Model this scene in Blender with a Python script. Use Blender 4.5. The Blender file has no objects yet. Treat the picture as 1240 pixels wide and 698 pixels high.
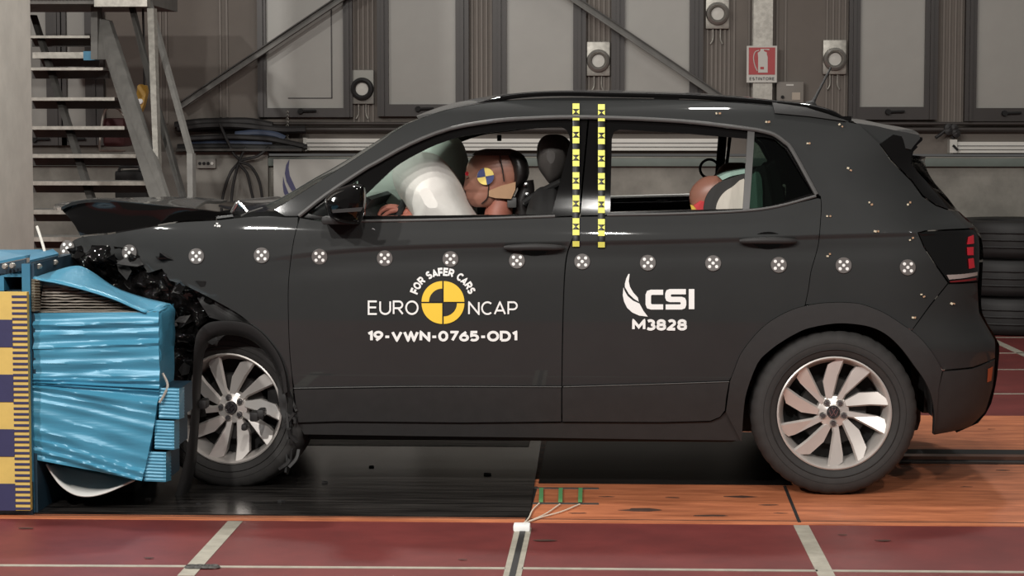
import bpy, bmesh, math, random
from mathutils import Vector, Matrix, noise
from mathutils.geometry import delaunay_2d_cdt
from math import sin, cos, pi, radians as R, atan, sqrt

# ------------------------------------------------------------------ camera, world, lights, exposure
SC = bpy.context.scene
COL = SC.collection
FPX, IW, IH = 2600.0, 1240, 698
PITCH = atan(195 / FPX)
YAW = atan(113 * cos(PITCH) / FPX)
CAMLOC = Vector((0, -8.33, 1.44))
cd = bpy.data.cameras.new('camera')
cd.sensor_width = 36
cd.lens = 36 * FPX / IW
cd.clip_end = 200
cam = bpy.data.objects.new('camera', cd)
cam.location = CAMLOC
cam.rotation_euler = (pi / 2 - PITCH, 0, YAW)
COL.objects.link(cam)
SC.camera = cam

wd = bpy.data.worlds.new('hall_ambient')
SC.world = wd
wd.use_nodes = True
wd.node_tree.nodes['Background'].inputs[0].default_value = (1.0, .97, .93, 1)
wd.node_tree.nodes['Background'].inputs[1].default_value = .08

SC.view_settings.view_transform = 'Standard'
SC.view_settings.look = 'None'
SC.view_settings.gamma = 1
SC.view_settings.exposure = 0
SC.view_settings.use_curve_mapping = False


def area(name, loc, target, sx, sy, power, col=(1, .97, .92)):
    l = bpy.data.lights.new(name, 'AREA')
    l.shape = 'RECTANGLE'
    l.size, l.size_y, l.energy, l.color = sx, sy, power, col
    o = bpy.data.objects.new(name, l)
    o.location = loc
    o.rotation_euler = (Vector(target) - Vector(loc)).to_track_quat('-Z', 'Y').to_euler()
    COL.objects.link(o)
    return o


# row of hall floodlights hung under the roof
for lx, pw in ((-5.2, 320), (-2.6, 250), (0.0, 150), (2.6, 115), (5.2, 90)):
    area('flood_lamp', (lx, -6.5, 4.9), (lx * .6, .2, .6), .2, .16, pw)
for lx, ly, lz, pw in ((-5.0, .6, 4.6, 190), (-1.6, 3.4, 5.0, 80), (1.8, 3.4, 5.0, 60), (.6, .9, 5.4, 40)):  # unseen fill lamps, added to brighten the cabin and edge the hood
    area('overhead_fill', (lx, ly, lz), (lx * .35, .9, .6), .3, .22, pw)
area('hall_lamp', (1.5, 4.6, 6.0), (1.5, 6.8, 1.0), 6, .8, 45)


# ------------------------------------------------------------------ pixel of the photograph -> point of the place
FWD = Vector((-sin(YAW) * cos(PITCH), cos(YAW) * cos(PITCH), -sin(PITCH)))
RGT = Vector((cos(YAW), sin(YAW), 0))
UPV = RGT.cross(FWD)


def P(px, py, Y):
    d = FWD * FPX + RGT * (px - IW / 2) + UPV * (IH / 2 - py)
    return CAMLOC + d * ((Y - CAMLOC.y) / d.y)


def PF(px, py, z=0.0):
    d = FWD * FPX + RGT * (px - IW / 2) + UPV * (IH / 2 - py)
    return CAMLOC + d * ((z - CAMLOC.z) / d.z)


# ------------------------------------------------------------------ materials
MATS = {}


def lin(c):
    return tuple((v / 255 / 12.92) if v / 255 <= .04045 else ((v / 255 + .055) / 1.055) ** 2.4 for v in c)


def mat(name, col, rough=.5, metal=0., var=0., scale=6., bump=0., bscale=60., coat=0., spec=.5, srgb=True, dark=None, stretch=None):
    """procedural principled material: noise mottling between the colour and a second one, optional bump"""
    if name in MATS:
        return MATS[name]
    m = bpy.data.materials.new(name)
    m.use_nodes = True
    nt = m.node_tree
    b = nt.nodes['Principled BSDF']
    c = lin(col) if srgb else col
    b.inputs['Base Color'].default_value = (*c, 1)
    b.inputs['Roughness'].default_value = rough
    b.inputs['Metallic'].default_value = metal
    b.inputs['Coat Weight'].default_value = coat
    b.inputs['Coat Roughness'].default_value = .035
    b.inputs['Specular IOR Level'].default_value = spec
    if var or bump:
        tc = nt.nodes.new('ShaderNodeTexCoord')
        mp = nt.nodes.new('ShaderNodeMapping')
        nt.links.new(tc.outputs['Object'], mp.inputs[0])
        if stretch:
            mp.inputs['Scale'].default_value = stretch
    if var:
        n = nt.nodes.new('ShaderNodeTexNoise')
        n.inputs['Scale'].default_value = scale
        n.inputs['Detail'].default_value = 6
        n.inputs['Roughness'].default_value = .65
        nt.links.new(mp.outputs[0], n.inputs['Vector'])
        r = nt.nodes.new('ShaderNodeValToRGB')
        r.color_ramp.elements[0].position = .38
        r.color_ramp.elements[1].position = .66
        d = lin(dark) if dark else tuple(v * (1 - var) for v in c)
        r.color_ramp.elements[0].color = (*d, 1)
        r.color_ramp.elements[1].color = (*c, 1)
        nt.links.new(n.outputs['Fac'], r.inputs[0])
        nt.links.new(r.outputs[0], b.inputs['Base Color'])
    if bump:
        n2 = nt.nodes.new('ShaderNodeTexNoise')
        n2.inputs['Scale'].default_value = bscale
        n2.inputs['Detail'].default_value = 3
        nt.links.new(mp.outputs[0], n2.inputs['Vector'])
        bp = nt.nodes.new('ShaderNodeBump')
        bp.inputs['Strength'].default_value = bump
        bp.inputs['Distance'].default_value = .01
        nt.links.new(n2.outputs['Fac'], bp.inputs['Height'])
        nt.links.new(bp.outputs[0], b.inputs['Normal'])
    MATS[name] = m
    return m


def glass(name, tint, refl=.06, haze=0.):
    m = bpy.data.materials.new(name)
    m.use_nodes = True
    nt = m.node_tree
    nt.nodes.clear()
    out = nt.nodes.new('ShaderNodeOutputMaterial')
    tr = nt.nodes.new('ShaderNodeBsdfTransparent')
    tr.inputs[0].default_value = (*tint, 1)
    gl = nt.nodes.new('ShaderNodeBsdfGlossy')
    gl.inputs['Roughness'].default_value = .04
    mx = nt.nodes.new('ShaderNodeMixShader')
    fr = nt.nodes.new('ShaderNodeFresnel')
    fr.inputs[0].default_value = 1.5
    nt.links.new(fr.outputs[0], mx.inputs[0])
    nt.links.new(tr.outputs[0], mx.inputs[1])
    nt.links.new(gl.outputs[0], mx.inputs[2])
    last = mx
    if haze:
        df = nt.nodes.new('ShaderNodeBsdfDiffuse')
        df.inputs[0].default_value = (.55, .62, .58, 1)
        m2 = nt.nodes.new('ShaderNodeMixShader')
        m2.inputs[0].default_value = haze
        nt.links.new(mx.outputs[0], m2.inputs[1])
        nt.links.new(df.outputs[0], m2.inputs[2])
        last = m2
    nt.links.new(last.outputs[0], out.inputs[0])
    MATS[name] = m
    return m


PAINT = mat('car_paint', (40, 41, 41), .6, 0, .12, 3, coat=.6, spec=.2)
HOODP = mat('hood_paint', (40, 41, 41), .5, 0, .1, 3, coat=.7, spec=.3)
BGLOSS = mat('black_gloss', (14, 13, 13), .07, spec=.45)
BPLAST = mat('black_plastic', (36, 35, 35), .6, 0, .15, 30, bump=.05, bscale=400)
CLAD = mat('cladding_plastic', (44, 43, 43), .55, 0, .12, 20, spec=.3)
BLACK = mat('black_matte', (16, 15, 15), .8)
INTER = mat('interior_black', (30, 29, 29), .8, 0, .2, 20)
HEADL = mat('headliner_grey', (150, 145, 138), .9)
SATIN = mat('satin_grey_trim', (70, 69, 68), .45, .0)
RUB = mat('tyre_rubber', (44, 42, 41), .75, 0, .2, 30)
ALLOY = mat('alloy_silver', (205, 199, 194), .34, .45, .06, 12)
ALLOYD = mat('alloy_dark', (40, 38, 37), .6, .3)
CHROME = mat('chrome', (200, 200, 200), .18, 1)
WHITE = mat('white_vinyl', (238, 238, 236), .55)
YELLOW = mat('yellow_vinyl', (240, 200, 62), .5)
TAPEY = mat('yellow_tape', (226, 222, 105), .55)
TAPEK = mat('black_tape', (30, 30, 30), .5)
DOTG = mat('sticker_grey', (92, 88, 86), .5)
AIRBAG = mat('airbag_fabric', (236, 232, 226), .8, 0, .05, 14, bump=.12, bscale=40)
AIRBAG2 = mat('airbag_fabric_pale', (226, 234, 225), .8, 0, .05, 10)
SKIN = mat('dummy_skin', (150, 104, 88), .42, 0, .1, 12)
SKINR = mat('dummy_hand_skin', (205, 130, 112), .5, 0, .15, 20)
TAN = mat('dummy_foam_tan', (168, 132, 100), .7, 0, .1, 20)
CAP = mat('dummy_cap_black', (26, 22, 21), .4)
BLUEV = mat('blue_vinyl', (54, 64, 112), .5)
YELV = mat('target_yellow', (242, 216, 120), .5)
BLUE = mat('barrier_blue', (68, 140, 170), .36, .08, .14, 4, bump=.12, bscale=14, stretch=(.5, 1, 6))
BLUES = mat('steel_blue', (62, 128, 160), .45, .1, .25, 8)
BLUED = mat('steel_blue_dark', (36, 62, 78), .5, .2, .3, 10)
FOIL = mat('aluminium_foil', (184, 176, 166), .4, .35, .3, 20, bump=.3, bscale=40)
RULY = mat('ruler_yellow', (206, 176, 96), .6, 0, .1, 14)
RULB = mat('ruler_blue', (46, 46, 84), .6, 0, .1, 14)
GALV = mat('galvanised_steel', (168, 164, 156), .42, .55, .3, 26)
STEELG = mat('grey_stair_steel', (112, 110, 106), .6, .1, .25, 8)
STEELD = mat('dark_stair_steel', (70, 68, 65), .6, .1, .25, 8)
FRAMEM = mat('window_frame_brown', (50, 45, 43), .4, .2, .15, 6)
PANEM = mat('frosted_pane', (150, 147, 141), .35, 0, .1, 1.5)
WALLU = mat('wall_panel_brown', (106, 98, 91), .7, 0, .14, 2.5)
RIBM = mat('wall_rib', (112, 104, 97), .55, .1, .1, 6)
WALLL = mat('wall_panel_grey', (132, 128, 121), .75, 0, .2, 3)
CONC = mat('concrete_mottled', (140, 136, 128), .85, 0, .35, 3.2)
LEDGE = mat('ledge_green_grey', (104, 112, 106), .6, 0, .15, 4)
TRUNK = mat('white_trunking', (206, 203, 196), .5, 0, .06, 5)
PIPE = mat('brown_pipe', (58, 52, 49), .5, .2, .1, 5)
CABLE = mat('black_cable', (30, 28, 28), .6)
CABLEB = mat('blue_cable', (58, 68, 88), .6)
PILLAR = mat('pillar_paint', (205, 200, 191), .7, 0, .14, 5)
REDV = mat('sign_red', (168, 58, 60), .5, 0, .1, 8)
SIGNW = mat('sign_white', (190, 187, 180), .5)
REDL = mat('tail_red', (190, 36, 50), .25, coat=.5)
AMBER = mat('reflector_orange', (150, 72, 44), .3)
FLOORR = mat('floor_red', (114, 50, 48), .46, 0, .22, 3.5, bump=.02, bscale=30, dark=(98, 42, 41), spec=.35)
FLOORO = mat('floor_orange', (206, 126, 86), .5, 0, .3, 5, bump=.05, bscale=40, dark=(160, 92, 60), stretch=(.6, 3, 1))
PLATE = mat('black_plate', (58, 55, 53), .22, 0, .45, 6, stretch=(.3, 5, 1), dark=(12, 11, 11), spec=.3)
PLATE2 = mat('streaked_black_plate', (26, 23, 22), .4, 0, .45, 6, stretch=(.3, 5, 1), dark=(9, 8, 8), spec=.12)
TAPEW = mat('floor_tape', (164, 158, 144), .6, 0, .25, 14)
SCUFF = mat('scuff_black', (74, 50, 40), .7, 0, .3, 30)
GREENT = mat('green_tape', (92, 150, 96), .6)
WIREW = mat('white_wire', (226, 214, 196), .5)
TYREP = mat('old_tyre_black', (28, 26, 26), .6, 0, .3, 8)
YELB = mat('yellow_plastic', (176, 136, 52), .45)
WPLAST = mat('white_plastic', (200, 198, 194), .35)
GLASSW = glass('windscreen_glass', (.70, .82, .77), haze=.03)
GLASSQ = glass('quarter_glass', (.34, .42, .38))
DARKGL = mat('dark_privacy_glass', (16, 16, 16), .08, spec=.6)

# ------------------------------------------------------------------ object helpers
WL = {}


def W0(o):
    return WL.get(o.name, Vector((0, 0, 0))) if o else Vector((0, 0, 0))


def tag(o, label=None, cat=None, group=None, kind=None):
    for k, v in (('label', label), ('category', cat), ('group', group), ('kind', kind)):
        if v:
            o[k] = v
    return o


def thing(name, label, cat, loc, group=None):
    o = bpy.data.objects.new(name, None)
    o.empty_display_size = .1
    o.location = loc
    COL.objects.link(o)
    WL[o.name] = Vector(loc)
    return tag(o, label, cat, group)


def copy_tree(o, parent=None):
    c = o.copy()
    COL.objects.link(c)
    c.parent = parent
    for ch in list(o.children):
        copy_tree(ch, c)
    return c


class MB:
    def __init__(s):
        s.v, s.f, s.n, s.sm = [], [], None, []

    def add(s, vs, fs, smooth=True):
        k = len(s.v)
        s.v += [Vector(p) for p in vs]
        s.f += [tuple(i + k for i in f) for f in fs]
        s.sm += [smooth] * len(fs)
        return s

    def box(s, a, b, rot=None, c=None):
        a, b = Vector(a), Vector(b)
        vs = [Vector((x, y, z)) for z in (a.z, b.z) for y in (a.y, b.y) for x in (a.x, b.x)]
        if rot is not None:
            c = (a + b) / 2 if c is None else Vector(c)
            vs = [rot @ (p - c) + c for p in vs]
        return s.add(vs, [(0, 2, 3, 1), (4, 5, 7, 6), (0, 1, 5, 4), (2, 6, 7, 3), (0, 4, 6, 2), (1, 3, 7, 5)], False)

    def bbox(s, a, b, bev=.01):
        """box with chamfered vertical/long edges (bevelled by bmesh)"""
        bm = bmesh.new()
        bmesh.ops.create_cube(bm, size=1)
        a, b = Vector(a), Vector(b)
        for v in bm.verts:
            v.co = Vector((a[i] + (v.co[i] + .5) * (b[i] - a[i]) for i in range(3)))
        bmesh.ops.bevel(bm, geom=list(bm.edges), offset=bev, segments=2, affect='EDGES', profile=.6)
        bm.verts.index_update()
        s.add([v.co.copy() for v in bm.verts], [tuple(v.index for v in f.verts) for f in bm.faces])
        bm.free()
        return s

    def bar(s, p, q, w, h, up=Vector((0, 0, 1))):
        """rectangular bar from p to q; w across, h along up"""
        p, q = Vector(p), Vector(q)
        d = (q - p).normalized()
        x = d.cross(up)
        if x.length < 1e-4:
            x = d.cross(Vector((0, 1, 0)))
        x.normalize()
        u = x.cross(d).normalized()
        vs = []
        for e in (p, q):
            for i, j in ((-1, -1), (1, -1), (1, 1), (-1, 1)):
                vs.append(e + x * (i * w / 2) + u * (j * h / 2))
        return s.add(vs, [(0, 1, 2, 3), (7, 6, 5, 4), (0, 4, 5, 1), (1, 5, 6, 2), (2, 6, 7, 3), (3, 7, 4, 0)], False)

    def tube(s, pts, r, n=10, caps=True, sq=None):
        """swept tube; r scalar or list; sq=(w,h) elliptical scale"""
        pts = [Vector(p) for p in pts]
        rs = r if isinstance(r, (list, tuple)) else [r] * len(pts)
        vs, fs = [], []
        ref = Vector((0, 1, 0.01))
        for i, p in enumerate(pts):
            t = (pts[min(i + 1, len(pts) - 1)] - pts[max(i - 1, 0)]).normalized()
            a = ref - t * ref.dot(t)
            if a.length < 1e-3:
                a = Vector((1, 0, 0)) - t * t.x
            a.normalize()
            b = t.cross(a)
            for k in range(n):
                an = 2 * pi * k / n
                w, h = sq if sq else (1, 1)
                vs.append(p + a * (cos(an) * rs[i] * w) + b * (sin(an) * rs[i] * h))
        m = len(pts)
        for i in range(m - 1):
            for k in range(n):
                fs.append((i * n + k, i * n + (k + 1) % n, (i + 1) * n + (k + 1) % n, (i + 1) * n + k))
        if caps:
            fs.append(tuple(range(n))[::-1])
            fs.append(tuple((m - 1) * n + k for k in range(n)))
        return s.add(vs, fs)

    def lathe(s, prof, n=48, axis='Y', c=(0, 0, 0), close=False, mod=None):
        """revolve (r, h) profile about an axis through c"""
        c = Vector(c)
        vs, fs = [], []
        for k in range(n):
            a = 2 * pi * k / n
            for i, (r, h) in enumerate(prof):
                if mod:
                    r = mod(k, i, r)
                if axis == 'Y':
                    vs.append(c + Vector((r * cos(a), h, r * sin(a))))
                elif axis == 'Z':
                    vs.append(c + Vector((r * cos(a), r * sin(a), h)))
                else:
                    vs.append(c + Vector((h, r * cos(a), r * sin(a))))
        m = len(prof)
        for k in range(n):
            for i in range(m - 1 + (1 if close else 0)):
                j = (i + 1) % m
                k2 = (k + 1) % n
                fs.append((k * m + i, k * m + j, k2 * m + j, k2 * m + i))
        return s.add(vs, fs)

    def grid(s, rows, flip=False, smooth=True):
        """rows of equal length point lists"""
        m = len(rows[0])
        vs = [p for r in rows for p in r]
        fs = []
        for i in range(len(rows) - 1):
            for j in range(m - 1):
                f = (i * m + j, i * m + j + 1, (i + 1) * m + j + 1, (i + 1) * m + j)
                fs.append(f[::-1] if flip else f)
        return s.add(vs, fs, smooth)

    def prism(s, poly, h0, h1, axis='y'):
        """extrude 2d polygon [(x,z)] along y (or [(x,y)] along z)"""
        n = len(poly)
        mk = (lambda a, b, h: (a, h, b)) if axis == 'y' else ((lambda a, b, h: (a, b, h)) if axis == 'z' else (lambda a, b, h: (h, a, b)))
        vs = [mk(a, b, h0) for a, b in poly] + [mk(a, b, h1) for a, b in poly]
        fs = [tuple(range(n)), tuple(range(2 * n - 1, n - 1, -1))]
        fs += [(i, n + i, n + (i + 1) % n, (i + 1) % n) for i in range(n)]
        return s.add(vs, fs, False)

    def build(s, name, m, parent=None, sharp=35, normals=None, recalc=True, local=False):
        me = bpy.data.meshes.new(name)
        off = Vector((0, 0, 0))
        if parent is None and not local:
            xs = [p.x for p in s.v]; ys = [p.y for p in s.v]; zs = [p.z for p in s.v]
            off = Vector(((min(xs) + max(xs)) / 2, (min(ys) + max(ys)) / 2, min(zs)))
        elif not local:
            off = W0(parent)
        me.from_pydata([p - off for p in s.v], [], s.f)
        me.polygons.foreach_set('use_smooth', s.sm if len(s.sm) == len(me.polygons) else [True] * len(me.polygons))
        if normals is None:
            if recalc:
                bm = bmesh.new()
                bm.from_mesh(me)
                bmesh.ops.recalc_face_normals(bm, faces=bm.faces)
                bm.to_mesh(me)
                bm.free()
            me.set_sharp_from_angle(angle=R(sharp))
        else:
            me.normals_split_custom_set_from_vertices(normals)
        me.materials.append(m)
        o = bpy.data.objects.new(name, me)
        COL.objects.link(o)
        if parent is not None:
            o.parent = parent
            WL[o.name] = W0(parent)
            if not local:
                pass
        else:
            o.location = off
            WL[o.name] = off.copy()
        return o


def cr(pts, n=5):
    """Catmull-Rom through 2d or 3d points"""
    pts = [Vector(p) for p in pts]
    q = [pts[0] * 2 - pts[1]] + pts + [pts[-1] * 2 - pts[-2]]
    out = []
    for i in range(1, len(q) - 2):
        a, b, c, d = q[i - 1], q[i], q[i + 1], q[i + 2]
        for k in range(n):
            t = k / n
            out.append(.5 * ((2 * b) + (c - a) * t + (2 * a - 5 * b + 4 * c - d) * t * t + (3 * b - a - 3 * c + d) * t ** 3))
    out.append(pts[-1])
    return out


def interp(tab, x):
    """smooth (finite difference Hermite) table look-up"""
    if x <= tab[0][0]:
        return tab[0][1] + (x - tab[0][0]) * (tab[1][1] - tab[0][1]) / (tab[1][0] - tab[0][0])
    if x >= tab[-1][0]:
        return tab[-1][1] + (x - tab[-1][0]) * (tab[-1][1] - tab[-2][1]) / (tab[-1][0] - tab[-2][0])
    for i in range(len(tab) - 1):
        if x <= tab[i + 1][0]:
            break
    x0, y0 = tab[i]
    x1, y1 = tab[i + 1]
    h = x1 - x0
    s = (y1 - y0) / h
    sl = (y0 - tab[i - 1][1]) / (x0 - tab[i - 1][0]) if i else s
    sr = (tab[i + 2][1] - y1) / (tab[i + 2][0] - x1) if i + 2 < len(tab) else s
    m0, m1 = (sl + s) / 2, (s + sr) / 2
    t = (x - x0) / h
    return (2 * t ** 3 - 3 * t * t + 1) * y0 + (t ** 3 - 2 * t * t + t) * h * m0 + (3 * t * t - 2 * t ** 3) * y1 + (t ** 3 - t * t) * h * m1


def struct(o):
    o['kind'] = 'structure'
    return o


# ------------------------------------------------------------------ floor (setting)
floor = struct(MB().box((-9, -6.5, -.1), (9, 12, 0)).build('floor', FLOORR, local=True))
LANE0, LANE1 = PF(700, 634).y, 2.40
lane = MB()
MB().box((-9, LANE0, 0), (9, LANE1, .003)).build('crash_lane', FLOORO, floor)
# near scuffed strip of lane right of the pit, seams between the lane plates
for a, b in (((950, 589), (968, 633)), ((649, 590), (637, 634))):
    p, q = PF(*a, .003), PF(*b, .003)
    MB().bar(p + Vector((0, 0, .0005)), q + Vector((0, 0, .0005)), .012, .002).build('plate_seam', BLACK, floor)
MB().box((-9, LANE0 + .055, .003), (9, LANE0 + .061, .0045)).build('lane_groove', SCUFF, floor)
# tow rail slot in the middle of the lane
yr0, yr1 = PF(1150, 563).y, PF(1150, 546).y
MB().box((P(1060, 560, 1).x, yr0, .003), (9, yr1, .006)).build('rail_slot', BLACK, floor)
MB().box((P(1060, 560, 1).x, yr0 + .10, .006), (9, yr0 + .17, .02)).build('tow_rail', mat('rail_steel', (120, 84, 70), .35, .4, .2, 8), floor)
MB().box((P(1060, 560, 1).x, yr0 - .005, .003), (9, yr0 + .02, .012)).build('rail_edge', PIPE, floor)
# glossy black plate over the camera pit
pe = PF(648, 590, .003)
pb = PF(655, 531, .003)
plate = MB()
yA, yB = PF(300, 626).y, 2.36
xl = PF(-60, 610).x
plate.add([(xl, yA, .004), (PF(641, 628).x, yA, .004), (PF(656, 526).x, yB, .004), (xl, yB, .004),
           (xl, yA, .009), (PF(641, 628).x, yA, .009), (PF(656, 526).x, yB, .009), (xl, yB, .009)],
          [(0, 3, 2, 1), (4, 5, 6, 7), (0, 1, 5, 4), (1, 2, 6, 5), (2, 3, 7, 6), (3, 0, 4, 7)], False)
plate.build('floor_plate', PLATE, floor)
yC = PF(800, 588).y
MB().box((PF(652, 588).x, yC, .0035), (PF(958, 588).x, yr0 + .9, .0075)).build('floor_plate', PLATE2, floor)  # near-black streaked sheet under the car, right of the pit plate
MB().box((PF(366, 545).x, PF(500, 543).y, .009), (PF(640, 545).x, PF(500, 533).y, .0105)).build('pit_reflection_strip', mat('reflection_grey', (176, 172, 164), .5, .1, .5, 9, dark=(100, 97, 92), stretch=(.5, 4, 1)), floor)  # pale strip painted as the light mirrored in the pit plate
# tape lines on the floor
def tape(a, b, w, m=TAPEW, z=.001, name='floor_tape', h=.002):
    p, q = PF(*a), PF(*b)
    p.z = q.z = z
    return MB().bar(p, q, w, h).build(name, m, floor)
tape((285, 632), (225, 698), .055)
tape((970, 637), (1003, 702), .055)
tape((-500, 683), (225, 686.5), .026)
tape((250, 687), (612, 689), .026)
tape((632, 689), (990, 692), .026)
tape((1008, 692), (1700, 697), .026)
tape((627.5, 640), (610, 712), .022)
tape((640, 640), (624, 712), .022)
tape((634, 640), (617, 712), .020, CABLE, name='cable_in_tape', h=.006)
for yy in (477.5, 448, 428, 409):
    tape((1100, yy), (1800, yy), .03)
tape((1180, 402), (1420, 513), .06)
rnd = random.Random(4)
for px, py, w in ((815, 603, .10), (895, 602, .22), (930, 612, .12), (945, 622, .08), (780, 618, .3), (700, 622, .12), (735, 602, .1),
                  (1170, 590, .08), (1215, 570, .1), (1200, 520, .06), (860, 625, .2), (560, 678, .05), (1070, 655, .1), (1020, 648, .06), (660, 655, .14), (30, 640, .1), (180, 676, .06)):
    p = PF(px, py, .0032)
    n = 9
    w *= .65
    pl = [(p.x + w / 2 * cos(2 * pi * k / n) * rnd.uniform(.6, 1.1), p.y + w * .16 * sin(2 * pi * k / n) * rnd.uniform(.5, 1.2)) for k in range(n)]
    MB().prism(pl, .0032, .0042, 'z').build('scuff_mark', SCUFF, floor)

# ------------------------------------------------------------------ hall wall behind the car (setting)
YW = 7.9


def pw(px, py, Y=YW):
    return P(px, py, Y)


zl = pw(0, 186).z
wall = struct(MB().box((-9, YW, zl), (9, YW + .25, 6)).build('wall_back', WALLU, local=True))
YD = YW - .12
dado = struct(MB().box((-9, YD, 0), (9, YW + .25, zl - .02)).build('wall_lower', CONC, local=True))
struct(MB().bbox((-9, YD - .05, pw(0, 201, YD).z), (9, YW, pw(0, 191, YD).z), .008).build('trim_1', LEDGE, local=True))
# left light grey panel of the lower wall
q0, q1 = pw(150, 184, YD - .03), pw(326, 300, YD - .03)
MB().box((q0.x, YD - .06, 0), (q1.x, YD, q0.z)).build('wall_panel', WALLL, dado)


def window(n, fl, gl, gr, fr, gb, fb, top=-90):
    a, b = pw(fl, fb), pw(fr, top)
    g0, g1 = pw(gl, gb), pw(gr, top + 8)
    Y = YW - .07
    f = MB()
    f.box((a.x, Y, a.z), (g0.x, YW, b.z)).box((g1.x, Y, a.z), (b.x, YW, b.z))
    f.box((g0.x, Y, a.z), (g1.x, YW, g0.z)).box((g0.x, Y, g1.z), (g1.x, YW, b.z))
    # stepped inner lips
    w = .012
    for x in ((a.x + g0.x) / 2, (g1.x + b.x) / 2):
        f.box((x - w, Y - .02, a.z), (x + w, Y, b.z))
    o = struct(f.build('window_%d' % n, FRAMEM))
    MB().box((g0.x, YW - .03, g0.z), (g1.x, YW - .015, g1.z)).build('pane', PANEM, o)
    # handle on the bottom frame
    h = MB()
    c = (g0 + Vector((g1.x, 0, g0.z))) / 2
    hx, hz = (g0.x + g1.x) / 2 + .02, (a.z + g0.z) / 2 + .01
    h.tube([(hx - .05, Y - .03, hz), (hx + .07, Y - .035, hz + .004)], .009, 8)
    h.lathe([(0, -.04), (.02, -.04), (.022, 0)], 12, 'Y', (hx - .05, Y, hz))
    h.build('window_handle', BLACK, o)
    return o


window(1, 28, 40, 56, 80, 165, 176)
window(2, 74, 79, 103, 125, 165, 176)
w3 = window(3, 314, 324, 416, 427, 131, 142)
a, b = pw(403, 119), pw(324, -80)
m_ = MB()
m_.box((a.x - .008, YW - .034, a.z), (a.x + .002, YW - .03, b.z)).box((b.x + .15, YW - .034, a.z - .004), (a.x, YW - .03, a.z + .004))
m_.build('inner_frame', FRAMEM, w3)
window(4, 458, 471.5, 552, 568, 126.5, 141)
window(5, 597, 613.7, 694.5, 710, 128, 142)
window(6, 740, 756, 835.5, 852, 128, 143)
window(7, 1026, 1039.6, 1120.8, 1136.5, 129.6, 145)
window(8, 1166, 1180, 1262, 1278, 131, 147)

window(9, 1310, 1323, 1404, 1420, 132, 148)
window(10, 1452, 1466, 1547, 1562, 133, 149)
window(11, -112, -98, -14, 0, 165, 176)
# ribs and conduits on the wall between the windows
for x0, x1, n, yb in ((429, 452, 5, 148), (572, 595, 5, 148), (713, 737, 5, 148), (856, 882, 6, 148), (888, 906, 2, 148), (940, 950, 2, 148), (1000, 1022, 4, 148),
                  (1141, 1162, 4, 148), (268, 276, 2, 142), (196, 203, 2, 150)):
    for k in range(n):
        px = x0 + (x1 - x0) * k / max(1, n - 1)
        c = pw(px, yb)
        MB().box((c.x - .007, YW - .015, c.z), (c.x + .007, YW, 3.2)).build('wall_rib', RIBM, wall)
# pipes running along the wall
for py, r in ((150, .014), (157, .018)):
    a, b = pw(215, py), pw(1800, py)
    o = MB().tube([(a.x, YW - .06, a.z), (b.x, YW - .06, a.z)], r, 10).build('wall_pipe', PIPE)
    tag(o, 'upper thin brown pipe running along the hall wall' if py == 150 else 'lower thick brown pipe running along the hall wall under the windows', 'pipe')
# white cable trunking
def trunking(x0, x1, y0, y1, label):
    a, b = pw(x0, y1), pw(x1, y0)
    t = thing('cable_trunking', label, 'trunking', (a.x, YW - .08, a.z))
    h = b.z - a.z
    MB().box((a.x, YW - .09, a.z), (b.x, YW, b.z)).build('channel', TRUNK, t)
    for k in (.28, .62):
        MB().box((a.x, YW - .098, a.z + h * k), (b.x, YW - .09, a.z + h * (k + .05))).build('groove_strip', SATIN, t)
    MB().box((a.x - .004, YW - .1, a.z - .006), (a.x + .02, YW - .0, b.z + .006)).build('end_cap', SIGNW, t)
    return t
trunking(370, 872, 168, 182, 'long white cable trunking on the wall behind the car')
tr2 = trunking(1148, 1700, 172, 185, 'short white cable trunking on the wall right of the car')
a = pw(1147, 185); b = pw(1156, 169)
MB().box((a.x, YW - .12, a.z), (b.x, YW, b.z)).build('end_box', SIGNW, tr2)
MB().tube([pw(1154, 176, YW - .13), pw(1160, 182, YW - .13)], .009, 8).build('lever', BLACK, tr2)
# black plug cluster above right trunking
t = thing('cable_plug', 'black cable plug bunch hanging on the pipes right of the car', 'plug', pw(1153, 168, YW - .12))
m_ = MB()
for k in range(7):
    p = pw(1150 + rnd.uniform(-6, 8), 157 + rnd.uniform(-5, 6), YW - .1)
    m_.lathe([(0, -.03), (.03, -.02), (.03, .02), (0, .03)], 10, 'Y', p)
m_.build('plug_body', CABLE, t)
MB().tube(cr([pw(1148, 155, YW - .1), pw(1140, 162, YW - .11), pw(1133, 167, YW - .12)]), .012, 8).build('lead', CABLE, t)
MB().tube(cr([pw(1152, 165, YW - .1), pw(1155, 170, YW - .1), pw(1153, 176, YW - .1)]), .008, 8).build('lead', CABLE, t)


# round fixtures on square plates
def fixture(px, py, label, ringm, platem):
    c = pw(px, py)
    t = thing('wall_speaker', label, 'speaker', (c.x, YW, c.z), 'round speakers on square plates along the wall')
    s = 1 / 160.
    MB().bbox((c.x - 14 * s, YW - .05, c.z - 18 * s), (c.x + 14 * s, YW, c.z + 23 * s), .008).build('back_plate', platem, t)
    MB().lathe([(8 * s, -.05), (8.3 * s, -.085), (10.5 * s, -.10), (13 * s, -.09), (13.9 * s, -.06), (13.9 * s, -.05)], 36, 'Y', (c.x, YW, c.z)).build('ring', ringm, t)
    MB().lathe([(0, -.066), (7.6 * s, -.062), (8.2 * s, -.05)], 28, 'Y', (c.x, YW, c.z)).build('cone', SIGNW, t)
    for sx in (-5, 4):
        MB().tube(cr([(c.x + sx * s, YW - .025, c.z - 18 * s), (c.x + sx * s, YW - .025, c.z - 30 * s), (c.x + sx * 1.6 * s, YW - .03, c.z - 36 * s)]), .006, 8).build('conduit', GALV, t)
    return t
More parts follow.
